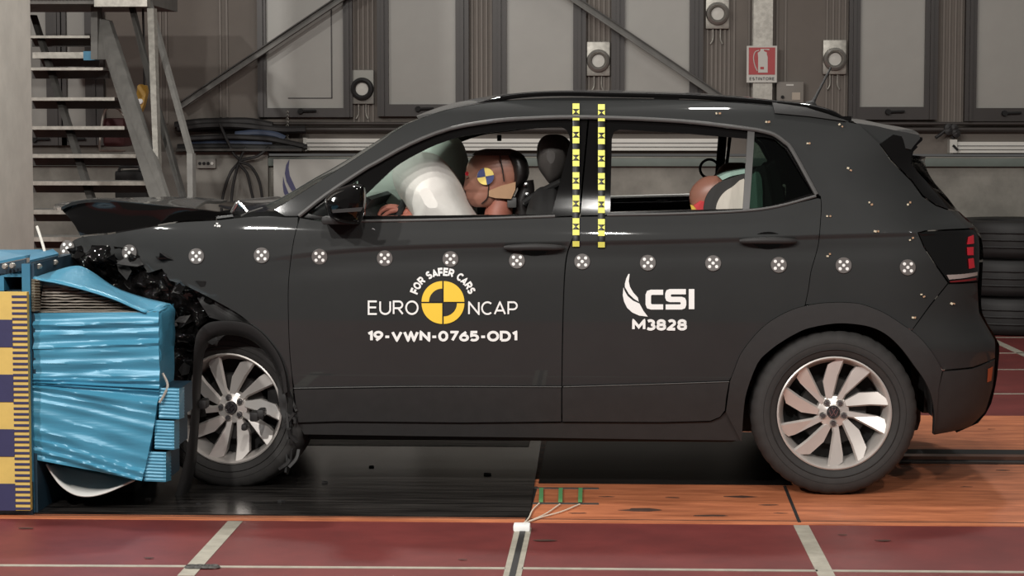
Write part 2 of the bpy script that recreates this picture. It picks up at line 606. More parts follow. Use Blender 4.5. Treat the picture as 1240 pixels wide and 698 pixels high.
fixture(439.5, 108, 'wall speaker with black ring on grey plate between two windows', BPLAST, mat('plate_grey', (128, 126, 120), .5, .3))
fixture(724.6, 74, 'shiny wall speaker above the car roof next to the right diagonal brace', mat('ring_steel', (150, 146, 140), .28, .6), GALV)
fixture(868.5, 17, 'topmost wall speaker cut by the upper picture edge', mat('ring_steel', (0, 0, 0)), GALV)
fixture(1010, 72, 'shiny wall speaker above the rear of the car behind the aerial', mat('ring_steel', (0, 0, 0)), GALV)

# diagonal braces
for a, b, lab in (((216, 130), (425, -10), 'grey diagonal steel brace rising to the right across the left window'),
                  ((690, -5), (872, 118), 'grey diagonal steel brace falling to the right above the car roof')):
    p, q = pw(*a, YW - .16), pw(*b, YW - .16)
    t = thing('diagonal_brace', lab, 'brace', p, 'diagonal wall braces')
    d = (q - p).normalized()
    u = d.cross(Vector((0, 1, 0)))
    q = q + d * .8
    if a[0] > 500:
        p = p - d * .8
    MB().bar(p, q, .012, .055, u).build('web', STEELG, t)
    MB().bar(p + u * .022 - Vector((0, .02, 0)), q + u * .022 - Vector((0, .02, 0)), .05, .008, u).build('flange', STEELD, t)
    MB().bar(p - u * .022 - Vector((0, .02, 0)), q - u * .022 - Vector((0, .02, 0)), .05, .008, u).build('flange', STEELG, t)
# galvanised column
a, b = pw(910, 300, YW - .12), pw(936, 0, YW - .12)
t = thing('galvanised_column', 'mottled galvanised steel column behind the red extinguisher sign', 'column', (a.x, YW - .12, 0))
MB().box((a.x, YW - .13, 0), (b.x, YW - .10, 6)).build('front_flange', GALV, t)
MB().box(((a.x + b.x) / 2 - .02, YW - .10, 0), ((a.x + b.x) / 2 + .02, YW - .02, 6)).build('web', GALV, t)
MB().box((a.x, YW - .02, 0), (b.x, YW - .0, 6)).build('rear_flange', GALV, t)

# ---- lettering helper: strokes of constant width, drawn glyph by glyph
def arcs(cx, cy, rx, ry, a0, a1, n=14):
    return [(cx + rx * cos(R(a0 + (a1 - a0) * k / n)), cy + ry * sin(R(a0 + (a1 - a0) * k / n))) for k in range(n + 1)]


GL = {
    'E': (.52, [[(1, 1), (0, 1), (0, 0), (1, 0)], [(0, .52), (.92, .52)]]),
    'F': (.50, [[(1, 1), (0, 1), (0, 0)], [(0, .50), (.92, .50)]]),
    'U': (.64, [[(0, 1), (0, .36)] + arcs(.5, .36, .5, .36, 180, 360) + [(1, 1)]]),
    'R': (.58, [[(0, 0), (0, 1), (.55, 1)] + arcs(.58, .73, .38, .27, 90, -90) + [(0, .46)], [(.5, .46), (1, 0)]]),
    'P': (.56, [[(0, 0), (0, 1), (.5, 1)] + arcs(.58, .70, .42, .30, 90, -90) + [(0, .40)]]),
    'O': (.74, [arcs(.5, .5, .5, .5, 0, 360, 28)]),
    '0': (.58, [arcs(.5, .5, .5, .5, 0, 360, 28)]),
    'N': (.64, [[(0, 0), (0, 1), (1, 0), (1, 1)]]),
    'M': (.80, [[(0, 0), (0, 1), (.5, .25), (1, 1), (1, 0)]]),
    'V': (.68, [[(0, 1), (.5, 0), (1, 1)]]),
    'W': (1.02, [[(0, 1), (.27, 0), (.5, .95), (.73, 0), (1, 1)]]),
    'C': (.62, [arcs(.58, .5, .58, .5, 48, 312, 22)]),
    'A': (.68, [[(0, 0), (.5, 1), (1, 0)], [(.2, .30), (.8, .30)]]),
    'S': (.54, [arcs(.5, .74, .46, .26, 35, 250, 14) + arcs(.5, .25, .5, .25, 80, -145, 14)]),
    'D': (.66, [[(0, 0), (0, 1), (.45, 1)] + arcs(.45, .5, .55, .5, 90, -90) + [(0, 0)]]),
    'T': (.58, [[(0, 1), (1, 1)], [(.5, 1), (.5, 0)]]),
    'I': (.0, [[(0, 0), (0, 1)]]),
    '-': (.34, [[(0, .42), (1, .42)]]),
    '1': (.26, [[(0, .80), (1, 1), (1, 0)]]),
    '2': (.52, [arcs(.48, .72, .46, .28, 150, -25, 12) + [(0, 0), (1, 0)]]),
    '3': (.52, [arcs(.45, .74, .47, .26, 140, -80, 12), arcs(.45, .26, .55, .27, 80, -145, 12)]),
    '5': (.54, [[(.92, 1), (.12, 1), (.08, .55)] + arcs(.42, .31, .56, .31, 110, -140, 14)]),
    '6': (.56, [[(.8, 1), (.32, .72)] + arcs(.5, .31, .5, .31, 145, 505, 24)]),
    '7': (.54, [[(0, 1), (1, 1), (.30, 0)]]),
    '8': (.56, [arcs(.5, .75, .44, .25, 0, 360, 22), arcs(.5, .26, .5, .26, 0, 360, 22)]),
    '9': (.56, [[(.2, 0), (.68, .28)] + arcs(.5, .69, .5, .31, -35, 325, 24)]),
}


def stroke_text(s, th, gap, ws=1.):
    """2d vertices and faces of a line of text of unit height; th = stroke width, gap = letter gap"""
    vs, fs = [], []
    x = 0.
    for ch in s:
        if ch == ' ':
            x += .35
            continue
        w, lines = GL[ch]
        w *= ws if ch not in '-1I' else 1
        for ln in lines:
            q = [Vector((x + th / 2 + px_ * w, th / 2 + py_ * (1 - th))) for px_, py_ in ln]
            for a_, b_ in zip(q, q[1:]):
                d = b_ - a_
                if d.length < 1e-6:
                    continue
                n_ = Vector((-d.y, d.x)).normalized() * (th / 2)
                k = len(vs)
                vs += [a_ + n_, a_ - n_, b_ - n_, b_ + n_]
                fs.append((k, k + 1, k + 2, k + 3))
            for i_, p in enumerate(q):
                if 0 < i_ < len(q) - 1:
                    d0, d1 = (q[i_] - q[i_ - 1]).normalized(), (q[i_ + 1] - q[i_]).normalized()
                    if d0.dot(d1) > .999:
                        continue
                    c_ = d0.cross(d1)
                    sgn = -1 if c_ > 0 else 1
                    n0, n1 = Vector((-d0.y, d0.x)) * (sgn * th / 2), Vector((-d1.y, d1.x)) * (sgn * th / 2)
                    mt = (n0 + n1)
                    if mt.length < 1e-5:
                        continue
                    mt = mt.normalized() * min(th * .75, (th / 2) / max(.3, mt.normalized().dot(n0.normalized())))
                    k = len(vs)
                    vs += [p, p + n0, p + mt, p + n1]
                    fs.append((k, k + 3, k + 2, k + 1) if sgn > 0 else (k, k + 1, k + 2, k + 3))
        x += w + th + gap
    x0, x1 = min(v.x for v in vs), max(v.x for v in vs)
    y0, y1 = min(v.y for v in vs), max(v.y for v in vs)
    return vs, fs, x0, x1, y0, y1

# fire extinguisher sign
YS = YW - .15
t = thing('fire_sign', 'red fire extinguisher sign on the galvanised column', 'sign', pw(923, 100, YS))
a, b = pw(904, 100, YS), pw(941, 55.5, YS)
MB().box((a.x, YS, a.z), (b.x, YS + .02, b.z)).build('sign_board', SIGNW, t)
a, b = pw(906.5, 90.5, YS), pw(938.8, 57.5, YS)
MB().box((a.x, YS - .003, a.z), (b.x, YS, b.z)).build('red_field', REDV, t)
pl = [pw(x, y, YS) for x, y in ((918, 88), (929.5, 88), (929.5, 69), (928.5, 66), (928.5, 63.5), (925, 62), (925, 60), (931.5, 60.8), (931.5, 59.3), (921, 59.3), (920.5, 62), (917.5, 64), (918, 69))]
MB().prism([(p.x, p.z) for p in pl], YS - .006, YS - .003).build('extinguisher_pictogram', SIGNW, t)
MB().tube(cr([pw(x, y, YS - .004) for x, y in ((919, 61), (914.5, 63), (912.5, 70), (914, 79), (917, 86))]), .004, 6).build('hose_pictogram', SIGNW, t)
a, b = pw(920.5, 84, YS), pw(925, 81, YS)
MB().box((a.x, YS - .008, a.z), (b.x, YS - .006, b.z)).build('pictogram_label', REDV, t)
vs, fs, x0, x1, y0, y1 = stroke_text('ESTINTORE', .2, .14)
a, b = pw(907.5, 97.5, YS), pw(937.5, 93.3, YS)
MB().add([(a.x + (v.x - x0) / (x1 - x0) * (b.x - a.x), YS - .003, a.z + (v.y - y0) / (y1 - y0) * (b.z - a.z)) for v in vs], fs, False).build('lettering', mat('sign_text_grey', (96, 96, 96), .6), t, recalc=False)
# electrical box beside sign
YB = YW - .10
a, b = pw(940, 150, YB), pw(973.5, 99, YB)
t = thing('electrical_box', 'grey electrical wall box right of the fire extinguisher sign', 'box', (a.x, YB, a.z))
MB().bbox((a.x, YB, a.z), (b.x, YW, b.z), .008).build('housing', mat('box_grey', (118, 112, 105), .6), t)
c = pw(947.5, 117.5, YB)
MB().lathe([(0, -.02), (.012, -.02), (.012, 0)], 10, 'Y', (c.x, YB, c.z)).build('lock', BLACK, t)
a, b = pw(959, 121, YB), pw(969, 112, YB)
MB().box((a.x, YB - .003, a.z), (b.x, YB, b.z)).build('sticker', mat('sticker_beige', (168, 156, 142), .6), t)
a, b = pw(952, 104, YB), pw(961, 102, YB)
MB().box((a.x, YB - .003, a.z), (b.x, YB, b.z)).build('nameplate', SIGNW, t)

# ---- cables on the left wall
def cable_thing(label, paths, r, m, Y, cat='cable', name='wall_cable'):
    p0 = P(*paths[0][0], Y)
    t = thing(name, label, cat, p0)
    for k, pa in enumerate(paths):
        MB().tube(cr([P(x, y, Y - .012 * k) for x, y in pa], 6), r, 7).build('strand', m, t)
    return t
cable_thing('black cable bundle resting on the upper pipe at left', [[(212, 152), (240, 148), (270, 147), (302, 147), (330, 152)], [(215, 156), (250, 152), (290, 152), (340, 157), (370, 157)]], .028, CABLE, YW - .14)
cable_thing('blue grey cable bundle lying on the left wall bracket', [[(225, 172), (250, 170), (285, 171), (330, 169)], [(285, 163), (310, 161), (332, 163), (345, 168)], [(226, 176), (270, 174), (330, 173)]], .024, CABLEB, YW - .16)
cable_thing('thick black cable bundle on the left wall bracket', [[(215, 178), (260, 177), (320, 178), (372, 178)], [(230, 168), (275, 166), (320, 168), (345, 172), (368, 177)]], .022, CABLE, YW - .2)
cable_thing('black cable loop tied in a knot and hanging on the left wall', [[(266, 150), (274, 168), (283, 186), (290, 195), (280, 208), (273, 226), (269, 245), (268, 275)], [(298, 178), (293, 188), (290, 195), (285, 212), (281, 235), (280, 275)],
            [(326, 178), (312, 189), (290, 196), (299, 210), (304, 230), (308, 250), (310, 275)], [(290, 196), (304, 202), (314, 220), (318, 245), (319, 275)]], .011, CABLE, YW - .26)
o = MB().box(pw(213, 183, YW - .3), (pw(372, 180).x, YW, pw(213, 179.5).z)).build('cable_shelf', STEELD)
tag(o, 'dark wall bracket shelf carrying the cable bundles at left', 'shelf')
t = thing('socket_strip', 'grey socket strip on the lower wall left of the hanging cables', 'socket', pw(238, 205, YD - .1))
a, b = P(238, 204, YD - .1), P(261, 192, YD - .1)
MB().bbox((a.x, YD - .1, a.z), (b.x, YD - .06, b.z), .006).build('housing', mat('socket_grey', (120, 116, 110), .6), t)
for k in range(4):
    c = P(242 + 5 * k, 198, YD - .1)
    MB().lathe([(0, -.012), (.011, -.012), (.012, 0)], 12, 'Y', (c.x, YD - .1, c.z)).build('socket', SIGNW if k == 3 else BLACK, t)
# chain hanging
m_ = MB()
for k in range(9):
    c = P(348, 136 + 4 * k, YW - .1)
    m_.lathe([(.006, -.004), (.011, 0), (.006, .004)], 8, 'Y', c)
tag(m_.build('hanging_chain', GALV), 'thin chain hanging between window and cable shelf', 'chain')
# white banner with the blue swoosh
YBN = YD - .12
t = thing('wall_banner', 'white banner with blue swoosh behind the windscreen', 'banner', P(332, 300, YBN))
a, b = P(332, 300, YBN), P(505, 193, YBN)
MB().box((a.x, YBN, a.z), (b.x, YBN + .02, b.z)).build('board', mat('banner_white', (170, 168, 162), .6), t)
def flatpoly(pts, Y):
    return [(p.x, p.z) for p in (P(x, y, Y) for x, y in pts)]
SW1 = [(350.5, 193), (346.5, 200), (345, 210), (347, 220), (352, 229), (358, 238), (364, 240), (357, 226), (351, 213), (349.5, 203)]
SW2 = [(343, 214), (342.5, 224), (343.5, 233), (350, 248), (362, 260), (366, 252), (356, 243), (349, 233), (345, 223)]
for s_ in (SW1, SW2):
    MB().prism(flatpoly(s_, YBN), YBN - .004, YBN).build('swoosh', mat('banner_blue', (66, 66, 100), .6), t)

# ------------------------------------------------------------------ pillar and stairs at left
a, b = P(-150, 330, 1.7), P(40.5, 330, 2.42)
t = thing('white_pillar', 'pale painted pillar at the left picture edge behind the barrier', 'pillar', (a.x, 1.7, 0))
MB().bbox((a.x, 1.7, 0), (b.x, 2.5, 5), .06).build('shaft', PILLAR, t)
MB().box((a.x - .03, 1.66, 0), (b.x + .03, 2.54, .12)).build('plinth', PILLAR, t)

t = thing('metal_staircase', 'grey metal staircase with open treads at the left', 'staircase', P(120, 300, 4.6))
TR = [(44.7, 30, 109, 3.2, 5.9), (67, 40, 112, 7.5, 5.7), (83.5, 30, 125, 3.5, 5.5), (120, 30, 139, 4, 5.25), (155, 30, 151, 4.2, 5.0), (189, 30, 165, 4.5, 4.75), (222, 30, 177, 4.8, 4.5), (257, 30, 190, 5, 4.25), (290, 30, 203, 5, 4.0)]
for y, x0, x1, h, Y in TR:
    a, b = P(x0, y + h / 2, Y), P(x1, y - h / 2, Y)
    MB().box((a.x, Y, a.z), (b.x, Y + .26, b.z)).build('tread', GALV if y == 67 else STEELG, t)
    MB().box((a.x, Y + .18, a.z - .05), (b.x, Y + .20, a.z)).build('tread_rib', STEELD, t)
    MB().box((a.x, Y - .012, a.z), (b.x, Y, b.z)).build('nosing', GALV, t)
def slab(pts, dy, name, m, par):
    """slanting plate: px outline with own depth per point, thickness dy"""
    f = [P(x, y, Y) for x, y, Y in pts]
    n = len(f)
    vs = f + [p + Vector((.012, dy, 0)) for p in f]
    MB().add(vs, [tuple(range(n)), tuple(range(2 * n - 1, n - 1, -1))] + [(i, n + i, n + (i + 1) % n, (i + 1) % n) for i in range(n)], False).build(name, m, par)
slab([(118.5, 8, 5.9), (120, 22, 5.8), (132, 25, 5.8), (222, 300, 3.9), (200, 300, 3.9), (128, 72, 5.6), (118.5, 72, 5.6)], .05, 'stringer', STEELG, t)
slab([(110, -20, 5.9), (118, -20, 5.9), (118, 72, 5.6), (110, 72, 5.6)], .06, 'post', STEELG, t)
slab([(36, 18, 6.2), (41, 18, 6.2), (128, 290, 4.2), (120, 290, 4.2)], .04, 'stringer', STEELD, t)
slab([(178, 10, 5.2), (186, 10, 5.2), (192, 206, 4.6), (186, 206, 4.6)], .04, 'post', GALV, t)
slab([(226, 186, 4.3), (233, 186, 4.3), (234, 300, 4.0), (228, 300, 4.0)], .04, 'post', STEELG, t)
slab([(150, -15, 5.8), (155, -15, 5.8), (187, 115, 5.2), (232, 270, 4.2), (226, 270, 4.2), (182, 117, 5.2)], .03, 'handrail', STEELD, t)
slab([(173, -10, 5.8), (178, -10, 5.8), (232, 186, 4.4), (227, 188, 4.4)], .03, 'handrail', STEELG, t)
# platform with corrugated front
a, b = P(-40, 5, 5.6), P(178, -3, 5.6)
MB().box((a.x, 5.6, a.z), (b.x, 6.6, b.z + .1)).build('platform', STEELG, t)
for k in range(22):
    x = P(18 + 4.3 * k, 3, 5.58).x
    MB().bar((x, 5.58, a.z + .03), (x + .02, 5.58, b.z + .05), .02, .012, Vector((0, 1, 0))).build('platform_tooth', TRUNK, t)
a, b = P(114, 8, 5.5), P(178, -5, 5.5)
MB().box((a.x, 5.5, a.z), (b.x, 5.6, b.z + .05)).build('fascia', GALV, t)
a, b = P(101, 73, 5.66), P(118, 62, 5.66)
MB().box((a.x, 5.66, a.z), (b.x, 5.7, b.z)).build('blue_tape', BLUES, t)
# yellow lamp / tag hanging by the stairs
t = thing('yellow_controller', 'yellow hanging crane controller beside the stairs', 'controller', P(171, 136, 6.2))
pl = [(168, 104), (171, 102), (179, 104), (179.5, 108), (175, 128), (171.5, 136), (169, 131), (166, 122)]
MB().prism(flatpoly(pl, 6.2), 6.16, 6.24).build('body', YELB, t)
c = P(169.5, 123, 6.15)
MB().lathe([(0, -.02), (.018, -.018), (.02, 0)], 12, 'Y', (c.x, 6.16, c.z)).build('button', WHITE, t)
MB().tube([P(175, 103, 6.2), P(174, 40, 6.2), P(172, -20, 6.2)], .008, 6).build('cord', CABLE, t)
# red hand truck / equipment behind the stairs
t = thing('red_trolley', 'dark red trolley with wire frame behind the stair treads', 'trolley', P(135, 182, 6.6))
a, b = P(124, 178, 6.6), P(150, 143, 6.6)
MB().bbox((a.x, 6.6, a.z), (b.x, 6.9, b.z), .03).build('casing', mat('trolley_red', (70, 28, 30), .6), t)
MB().tube(cr([P(121, 182, 6.55), P(121, 172, 6.55), P(127, 134, 6.55), P(142, 131, 6.55), P(150, 140, 6.55)]), .01, 7).build('frame_tube', GALV, t)
MB().tube([P(121, 182, 6.55), P(152, 182, 6.55)], .01, 7).build('frame_tube', GALV, t)
t = thing('dark_crate', 'dark crate on the floor behind the lowest stair treads', 'crate', P(155, 330, 6.4))
a, b = P(140, 330, 6.4), P(178, 207, 6.4)
MB().bbox((a.x, 6.4, 0), (b.x, 6.9, b.z), .02).build('body', BLACK, t)
MB().tube([P(144, 207, 6.4), P(146, 202, 6.4), P(168, 202, 6.4), P(170, 207, 6.4)], .012, 8).build('grip', BLACK, t)

# ------------------------------------------------------------------ tyre wall on the right
tp = thing('stacked_tyre', 'x', 'tyre', (0, 0, 0))
def tyre_prof(R0, R1, w):
    return [(R1, -w * .38), (R1 + .02, -w * .46), ((R0 + R1) / 2, -w * .5), (R0 - .03, -w * .47), (R0 - .008, -w * .40), (R0, -w * .3), (R0, w * .3),
            (R0 - .008, w * .40), (R0 - .03, w * .47), ((R0 + R1) / 2, w * .5), (R1 + .02, w * .46), (R1, w * .38)]
MB().lathe(tyre_prof(.5, .28, .26), 48, 'Z', (0, 0, .13), True, lambda k, i, r: r - (.006 if (k % 2 and 4 <= i <= 7) else 0)).build('carcass', TYREP, tp, local=True)
for k in range(3):
    MB().lathe([(.500, -.008 + .05 * (k - 1)), (.506, .05 * (k - 1)), (.500, .008 + .05 * (k - 1))], 48, 'Z', (0, 0, .13)).build('tread_band', TYREP, tp, local=True)
base = P(1226, 392, 7.05)
for k in range(3):
    o = tp if k == 0 else copy_tree(tp)
    o.location = (base.x + rnd.uniform(-.03, .03), 7.05 + rnd.uniform(-.03, .03), .265 * k)
    tag(o, 'black truck tyre right of the car, %s of the stack of three' % ('lowest', 'middle one', 'topmost')[k], 'tyre', 'stacked tyres right of the car')

# ------------------------------------------------------------------ the car: surface of the body side
CARW = 1.76
BASE = [(.10, .085), (.2, .06), (.3, .036), (.42, .012), (.55, .0), (.75, -.004), (.95, .004), (1.03, .014), (1.09, .033), (1.2, .066),
        (1.35, .124), (1.45, .176), (1.52, .235), (1.56, .31), (1.62, .52)]
XRP = [(1150, 527), (1176, 518), (1195, 499), (1204, 469), (1207.5, 437), (1207.5, 412), (1200, 400), (1188, 378), (1187, 345), (1188, 330), (1188, 290),
       (1183, 277), (1162, 256), (1146, 235), (1134, 221), (1124, 197), (1130, 180), (1138, 160), (1140, 140)]
XRT = sorted((P(x, y, .33).z, P(x, y, .33).x) for x, y in XRP)
LR, DR, PR = .45, .34, 2.3
XF0, XF1 = P(300, 400, 0).x, P(70, 300, 0).x


def gcorner(t):
    t = max(0., min(.985, t))
    return 1 - (1 - t ** PR) ** (1 / PR)


# shoulder crease (x,z) line
CRZ = [(P(x, y, 0).x, P(x, y, 0).z) for x, y in ((60, 352), (230, 332), (300, 319), (390, 307), (470, 301), (600, 297), (760, 294), (900, 290.5), (1000, 287), (1120, 284), (1190, 284))]


def sstep(a, b, x):
    t = max(0., min(1., (x - a) / (b - a)))
    return t * t * (3 - 2 * t)


def S0(x, z):
    y = interp(BASE, z)
    y += DR * gcorner((x - interp(XRT, z) + LR) / LR)
    t = max(0., (XF0 - x) / (XF0 - XF1))
    y += .10 * t * t
    zc = interp(CRZ, x)
    k = sstep(-.008, .008, z - zc)
    fade = sstep(P(300, 300, 0).x, P(420, 300, 0).x, x) * (1 - .4 * sstep(P(1050, 300, 0).x, P(1180, 300, 0).x, x))
    if z > zc - .02:
        y -= .009 * k * math.exp(-max(0, z - zc) / .06) * fade
    y += .004 * math.exp(-((z - zc + .05) / .035) ** 2) * fade
    return y


XCR, ZCR = P(225, 300, 0).x, P(150, 302, 0).z


def S(x, z):
    y = S0(x, z)
    # crumpled towards the front
    f = max(0., min(1., (XCR - x) / .4)) * max(.25, min(1., (ZCR - z) / .08 + .25))
    if f > 0:
        p = Vector((x * 7, 0, z * 9))
        y += f * f * (.05 * noise.noise(p) + .03 * noise.noise(p * 2.3) + .012 * noise.noise(p * 6))
    return y


def side(px, py, surf=S0):
    Y = .05
    for _ in range(8):
        p = P(px, py, Y)
        Y = .5 * Y + .5 * surf(p.x, p.z)
    p = P(px, py, Y)
    return Vector((p.x, p.z))


def inpoly(x, y, poly):
    c = False
    j = len(poly) - 1
    for i in range(len(poly)):
        xi, yi = poly[i]
        xj, yj = poly[j]
        if (yi > y) != (yj > y) and x < (xj - xi) * (y - yi) / (yj - yi) + xi:
            c = not c
        j = i
    return c


def dense(poly, step, closed=True):
    out = []
    n = len(poly)
    for i in range(n if closed else n - 1):
        a, b = Vector(poly[i]), Vector(poly[(i + 1) % n])
        k = max(1, int(math.ceil((b - a).length / step)))
        for j in range(k):
            out.append(a + (b - a) * (j / k))
    return out


def shrink(poly, d):
    n = len(poly)
    ar = sum(poly[i][0] * poly[(i + 1) % n][1] - poly[(i + 1) % n][0] * poly[i][1] for i in range(n))
    sg = 1 if ar > 0 else -1
    out = []
    for i in range(n):
        a, b, c = Vector(poly[i - 1]), Vector(poly[i]), Vector(poly[(i + 1) % n])
        e1, e2 = (b - a), (c - b)
        if e1.length < 1e-7 or e2.length < 1e-7:
            out.append(b)
            continue
        n1 = Vector((-e1.y, e1.x)).normalized() * sg
        n2 = Vector((-e2.y, e2.x)).normalized() * sg
        m = (n1 + n2)
        if m.length < .2:
            m = n1
        m.normalize()
        out.append(b + m * (d / max(.5, m.dot(n1))))
    return out


def panel_geo(outl, holes=(), off=0., th=.012, step=.03, surf=S, world=False, gap=.0, crease=True, mirror=False, round_=0.):
    """body panel: side-view outline -> curved sheet with thickness.  returns MB and normals"""
    conv = (lambda q: [Vector(p[:2]) for p in q]) if world else (lambda q: [side(p[0], p[1]) for p in q])
    o = conv(outl)
    if gap:
        o = shrink(o, gap)
    hs = [conv(h) for h in holes]
    o = dense(o, step)
    hs = [dense(h, step) for h in hs]
    pts, edges = [], []
    for q in [o] + hs:
        k = len(pts)
        pts += q
        edges += [(k + i, k + (i + 1) % len(q)) for i in range(len(q))]
    bound = list(pts)
    cell = {}
    for p in bound:
        cell.setdefault((int(p.x // step), int(p.y // step)), []).append(p)

    def ok(x, y, tol):
        if not inpoly(x, y, o) or any(inpoly(x, y, h) for h in hs):
            return False
        i, j = int(x // step), int(y // step)
        for a in (-1, 0, 1):
            for b in (-1, 0, 1):
                for p in cell.get((i + a, j + b), ()):
                    if (p.x - x) ** 2 + (p.y - y) ** 2 < tol * tol:
                        return False
        return True
    x0, x1 = min(p.x for p in o), max(p.x for p in o)
    y0, y1 = min(p.y for p in o), max(p.y for p in o)
    nx, ny = int((x1 - x0) / step) + 1, int((y1 - y0) / step) + 1
    for i in range(1, nx):
        x = x0 + (x1 - x0) * i / nx
        zc = interp(CRZ, x)
        if crease:
            for dz in (-.012, -.004, .004, .012):
                if ok(x, zc + dz, .004):
                    pts.append(Vector((x, zc + dz)))
        for j in range(1, ny):
            y = y0 + (y1 - y0) * j / ny
            if crease and abs(y - zc) < .02:
                continue
            if ok(x, y, step * .55):
                pts.append(Vector((x, y)))
    v2, e2, f2, *_ = delaunay_2d_cdt(pts, edges, [], 0, 1e-6)
    fs = []
    for f in f2:
        cx = sum(v2[i].x for i in f) / 3
        cy = sum(v2[i].y for i in f) / 3
        if inpoly(cx, cy, o) and not any(inpoly(cx, cy, h) for h in hs):
            a, b, c = (v2[i] for i in f)
            ar = (b - a).cross(c - a)
            fs.append(tuple(f) if ar > 0 else tuple(reversed(f)))
    used = sorted({i for f in fs for i in f})
    mp = {u: k for k, u in enumerate(used)}
    fs = [tuple(mp[i] for i in f) for f in fs]
    V = [v2[u] for u in used]
    n = len(V)
    ed = {}
    for f in fs:
        for i in range(3):
            a, b = f[i], f[(i + 1) % 3]
            ed[(a, b)] = 1
    bd = [(a, b) for (a, b) in ed if (b, a) not in ed]
    vs, ns = [], []
    bs = {a for e in bd for a in e}
    e = .004
    for k, p in enumerate(V):
        y = surf(p.x, p.y)
        gx = (surf(p.x + e, p.y) - surf(p.x - e, p.y)) / (2 * e)
        gz = (surf(p.x, p.y + e) - surf(p.x, p.y - e)) / (2 * e)
        vs.append(Vector((p.x, y + off + (round_ if k in bs else 0), p.y)))
        ns.append(Vector((gx, -1, gz)).normalized())
    inner = [v + Vector((0, th, 0)) for v in vs]
    mb = MB()
    # front faces look to -y : counter-clockwise in (x,z) seen from -y
    F = [f for f in fs] + [tuple(i + n for i in reversed(f)) for f in fs]
    vv = vs + inner
    nn = ns + [-q for q in ns]
    for a, b in bd:
        k = len(vv)
        vv += [vs[a], vs[b], inner[b], inner[a]]
        d = Vector((vs[b].x - vs[a].x, 0, vs[b].z - vs[a].z))
        q = Vector((d.z, 0, -d.x))
        if q.length < 1e-9:
            q = Vector((0, 0, 1))
        q.normalize()
        nn += [q] * 4
        F.append((k + 3, k + 2, k + 1, k))
    if mirror:
        vv = [Vector((p.x, CARW - p.y, p.z)) for p in vv]
        nn = [Vector((q.x, -q.y, q.z)) for q in nn]
        F = [tuple(reversed(f)) for f in F]
    mb.add(vv, F)
    return mb, nn


def join(parts):
    mb, nn = MB(), []
    for m, q in parts:
        mb.add(m.v, m.f)
        nn += q
    return mb, nn


def panel(name, outl, m, parent, holes=(), both=False, far_name=None, **kw):
    mb, nn = panel_geo(outl, holes, **kw)
    o = mb.build(name, m, parent, normals=nn)
    if both:
        kw['step'] = .06
        kw['surf'] = S0
        mb, nn = panel_geo(outl, holes, mirror=True, **kw)
        mb.build(name, m, both if both is not True else parent, normals=nn)
    return o


car = thing('car', 'crashed black compact SUV with white test lettering on its doors', 'car', (P(680, 600, .9).x, CARW / 2, 0))

# ---- traced lines (pixels of the photograph, on the body side)
DLO = [(362, 262), (395, 236), (440, 206), (456, 197), (497, 174.5), (545, 156), (600, 146.5), (644, 143.5), (693, 142), (741, 143), (790, 145), (841, 148.5), (905, 156),
       (921, 158.5), (937, 163), (950, 172), (960, 183), (989, 236)]
DLOc = [(p.x, p.y) for p in cr(DLO, 4)]
APIL = [(331, 254), (350, 243), (385, 220.5), (413, 203), (448, 180), (487, 153.5), (513, 142), (537, 134)]
ROOFE = [(556, 130), (580, 126), (620, 121.5), (680, 118.5), (760, 119), (841, 121.5), (900, 125), (940, 129), (975, 133.5), (1005, 141), (1028, 148)]
APILc = [(p.x, p.y) for p in cr(APIL + ROOFE, 3)]
RFLARE_O = [(884, 462), (890, 446), (897, 429), (910, 411), (926, 394.5), (945, 382), (966, 373), (990, 368), (1012, 366.5), (1030, 367), (1046, 369.5), (1070, 379), (1092, 393), (1109, 405), (1123, 420), (1134, 436), (1140.5, 449)]
RFLARE_I = [(898, 536), (900, 500), (904, 474), (917, 440), (931, 425), (946, 414), (963, 404), (980, 397), (1012, 391.5), (1040, 393), (1060, 398), (1077, 408), (1093, 424), (1107, 443), (1119, 460), (1127, 478), (1131, 500), (1130.5, 526.5)]
rfo = [(p.x, p.y) for p in cr(RFLARE_O, 3)]
rfi = [(p.x, p.y) for p in cr(RFLARE_I, 3)]
REARCUT = [(975, 369.5), (979, 350), (982, 329), (988, 308), (991.5, 292), (994, 262), (994.5, 247), (993.5, 238)]
rcut = [(p.x, p.y) for p in cr(REARCUT, 3)]
BCUT = [(701, 262.5), (699, 275), (692, 292), (686, 310), (683, 340), (681, 400), (680, 468)]
bcut = [(p.x, p.y) for p in cr(BCUT, 3)]
FCUT = [(363, 264), (356, 290), (351, 325), (349, 358), (350.5, 420), (355, 469)]
fcut = [(p.x, p.y) for p in cr(FCUT, 3)]

iC = [i for i, p in enumerate(rfo) if p[0] >= 975][0]
# ---- body side: A pillar, cant rail, rear quarter
outl = APILc + [(1040, 150.5), (1065, 174), (1079, 195), (1092, 208), (1104, 220), (1117, 238), (1133, 249), (1148, 254.5), (1160, 256), (1180, 276), (1150, 278), (1120, 279.7), (1111.5, 282),
                (1119, 300), (1132, 320), (1148, 343), (1126, 366), (1104, 389)] + rfo[iC:-12][::-1] + rcut + [(989.5, 235.5)] + DLOc[:-1][::-1] + [(345, 262)]
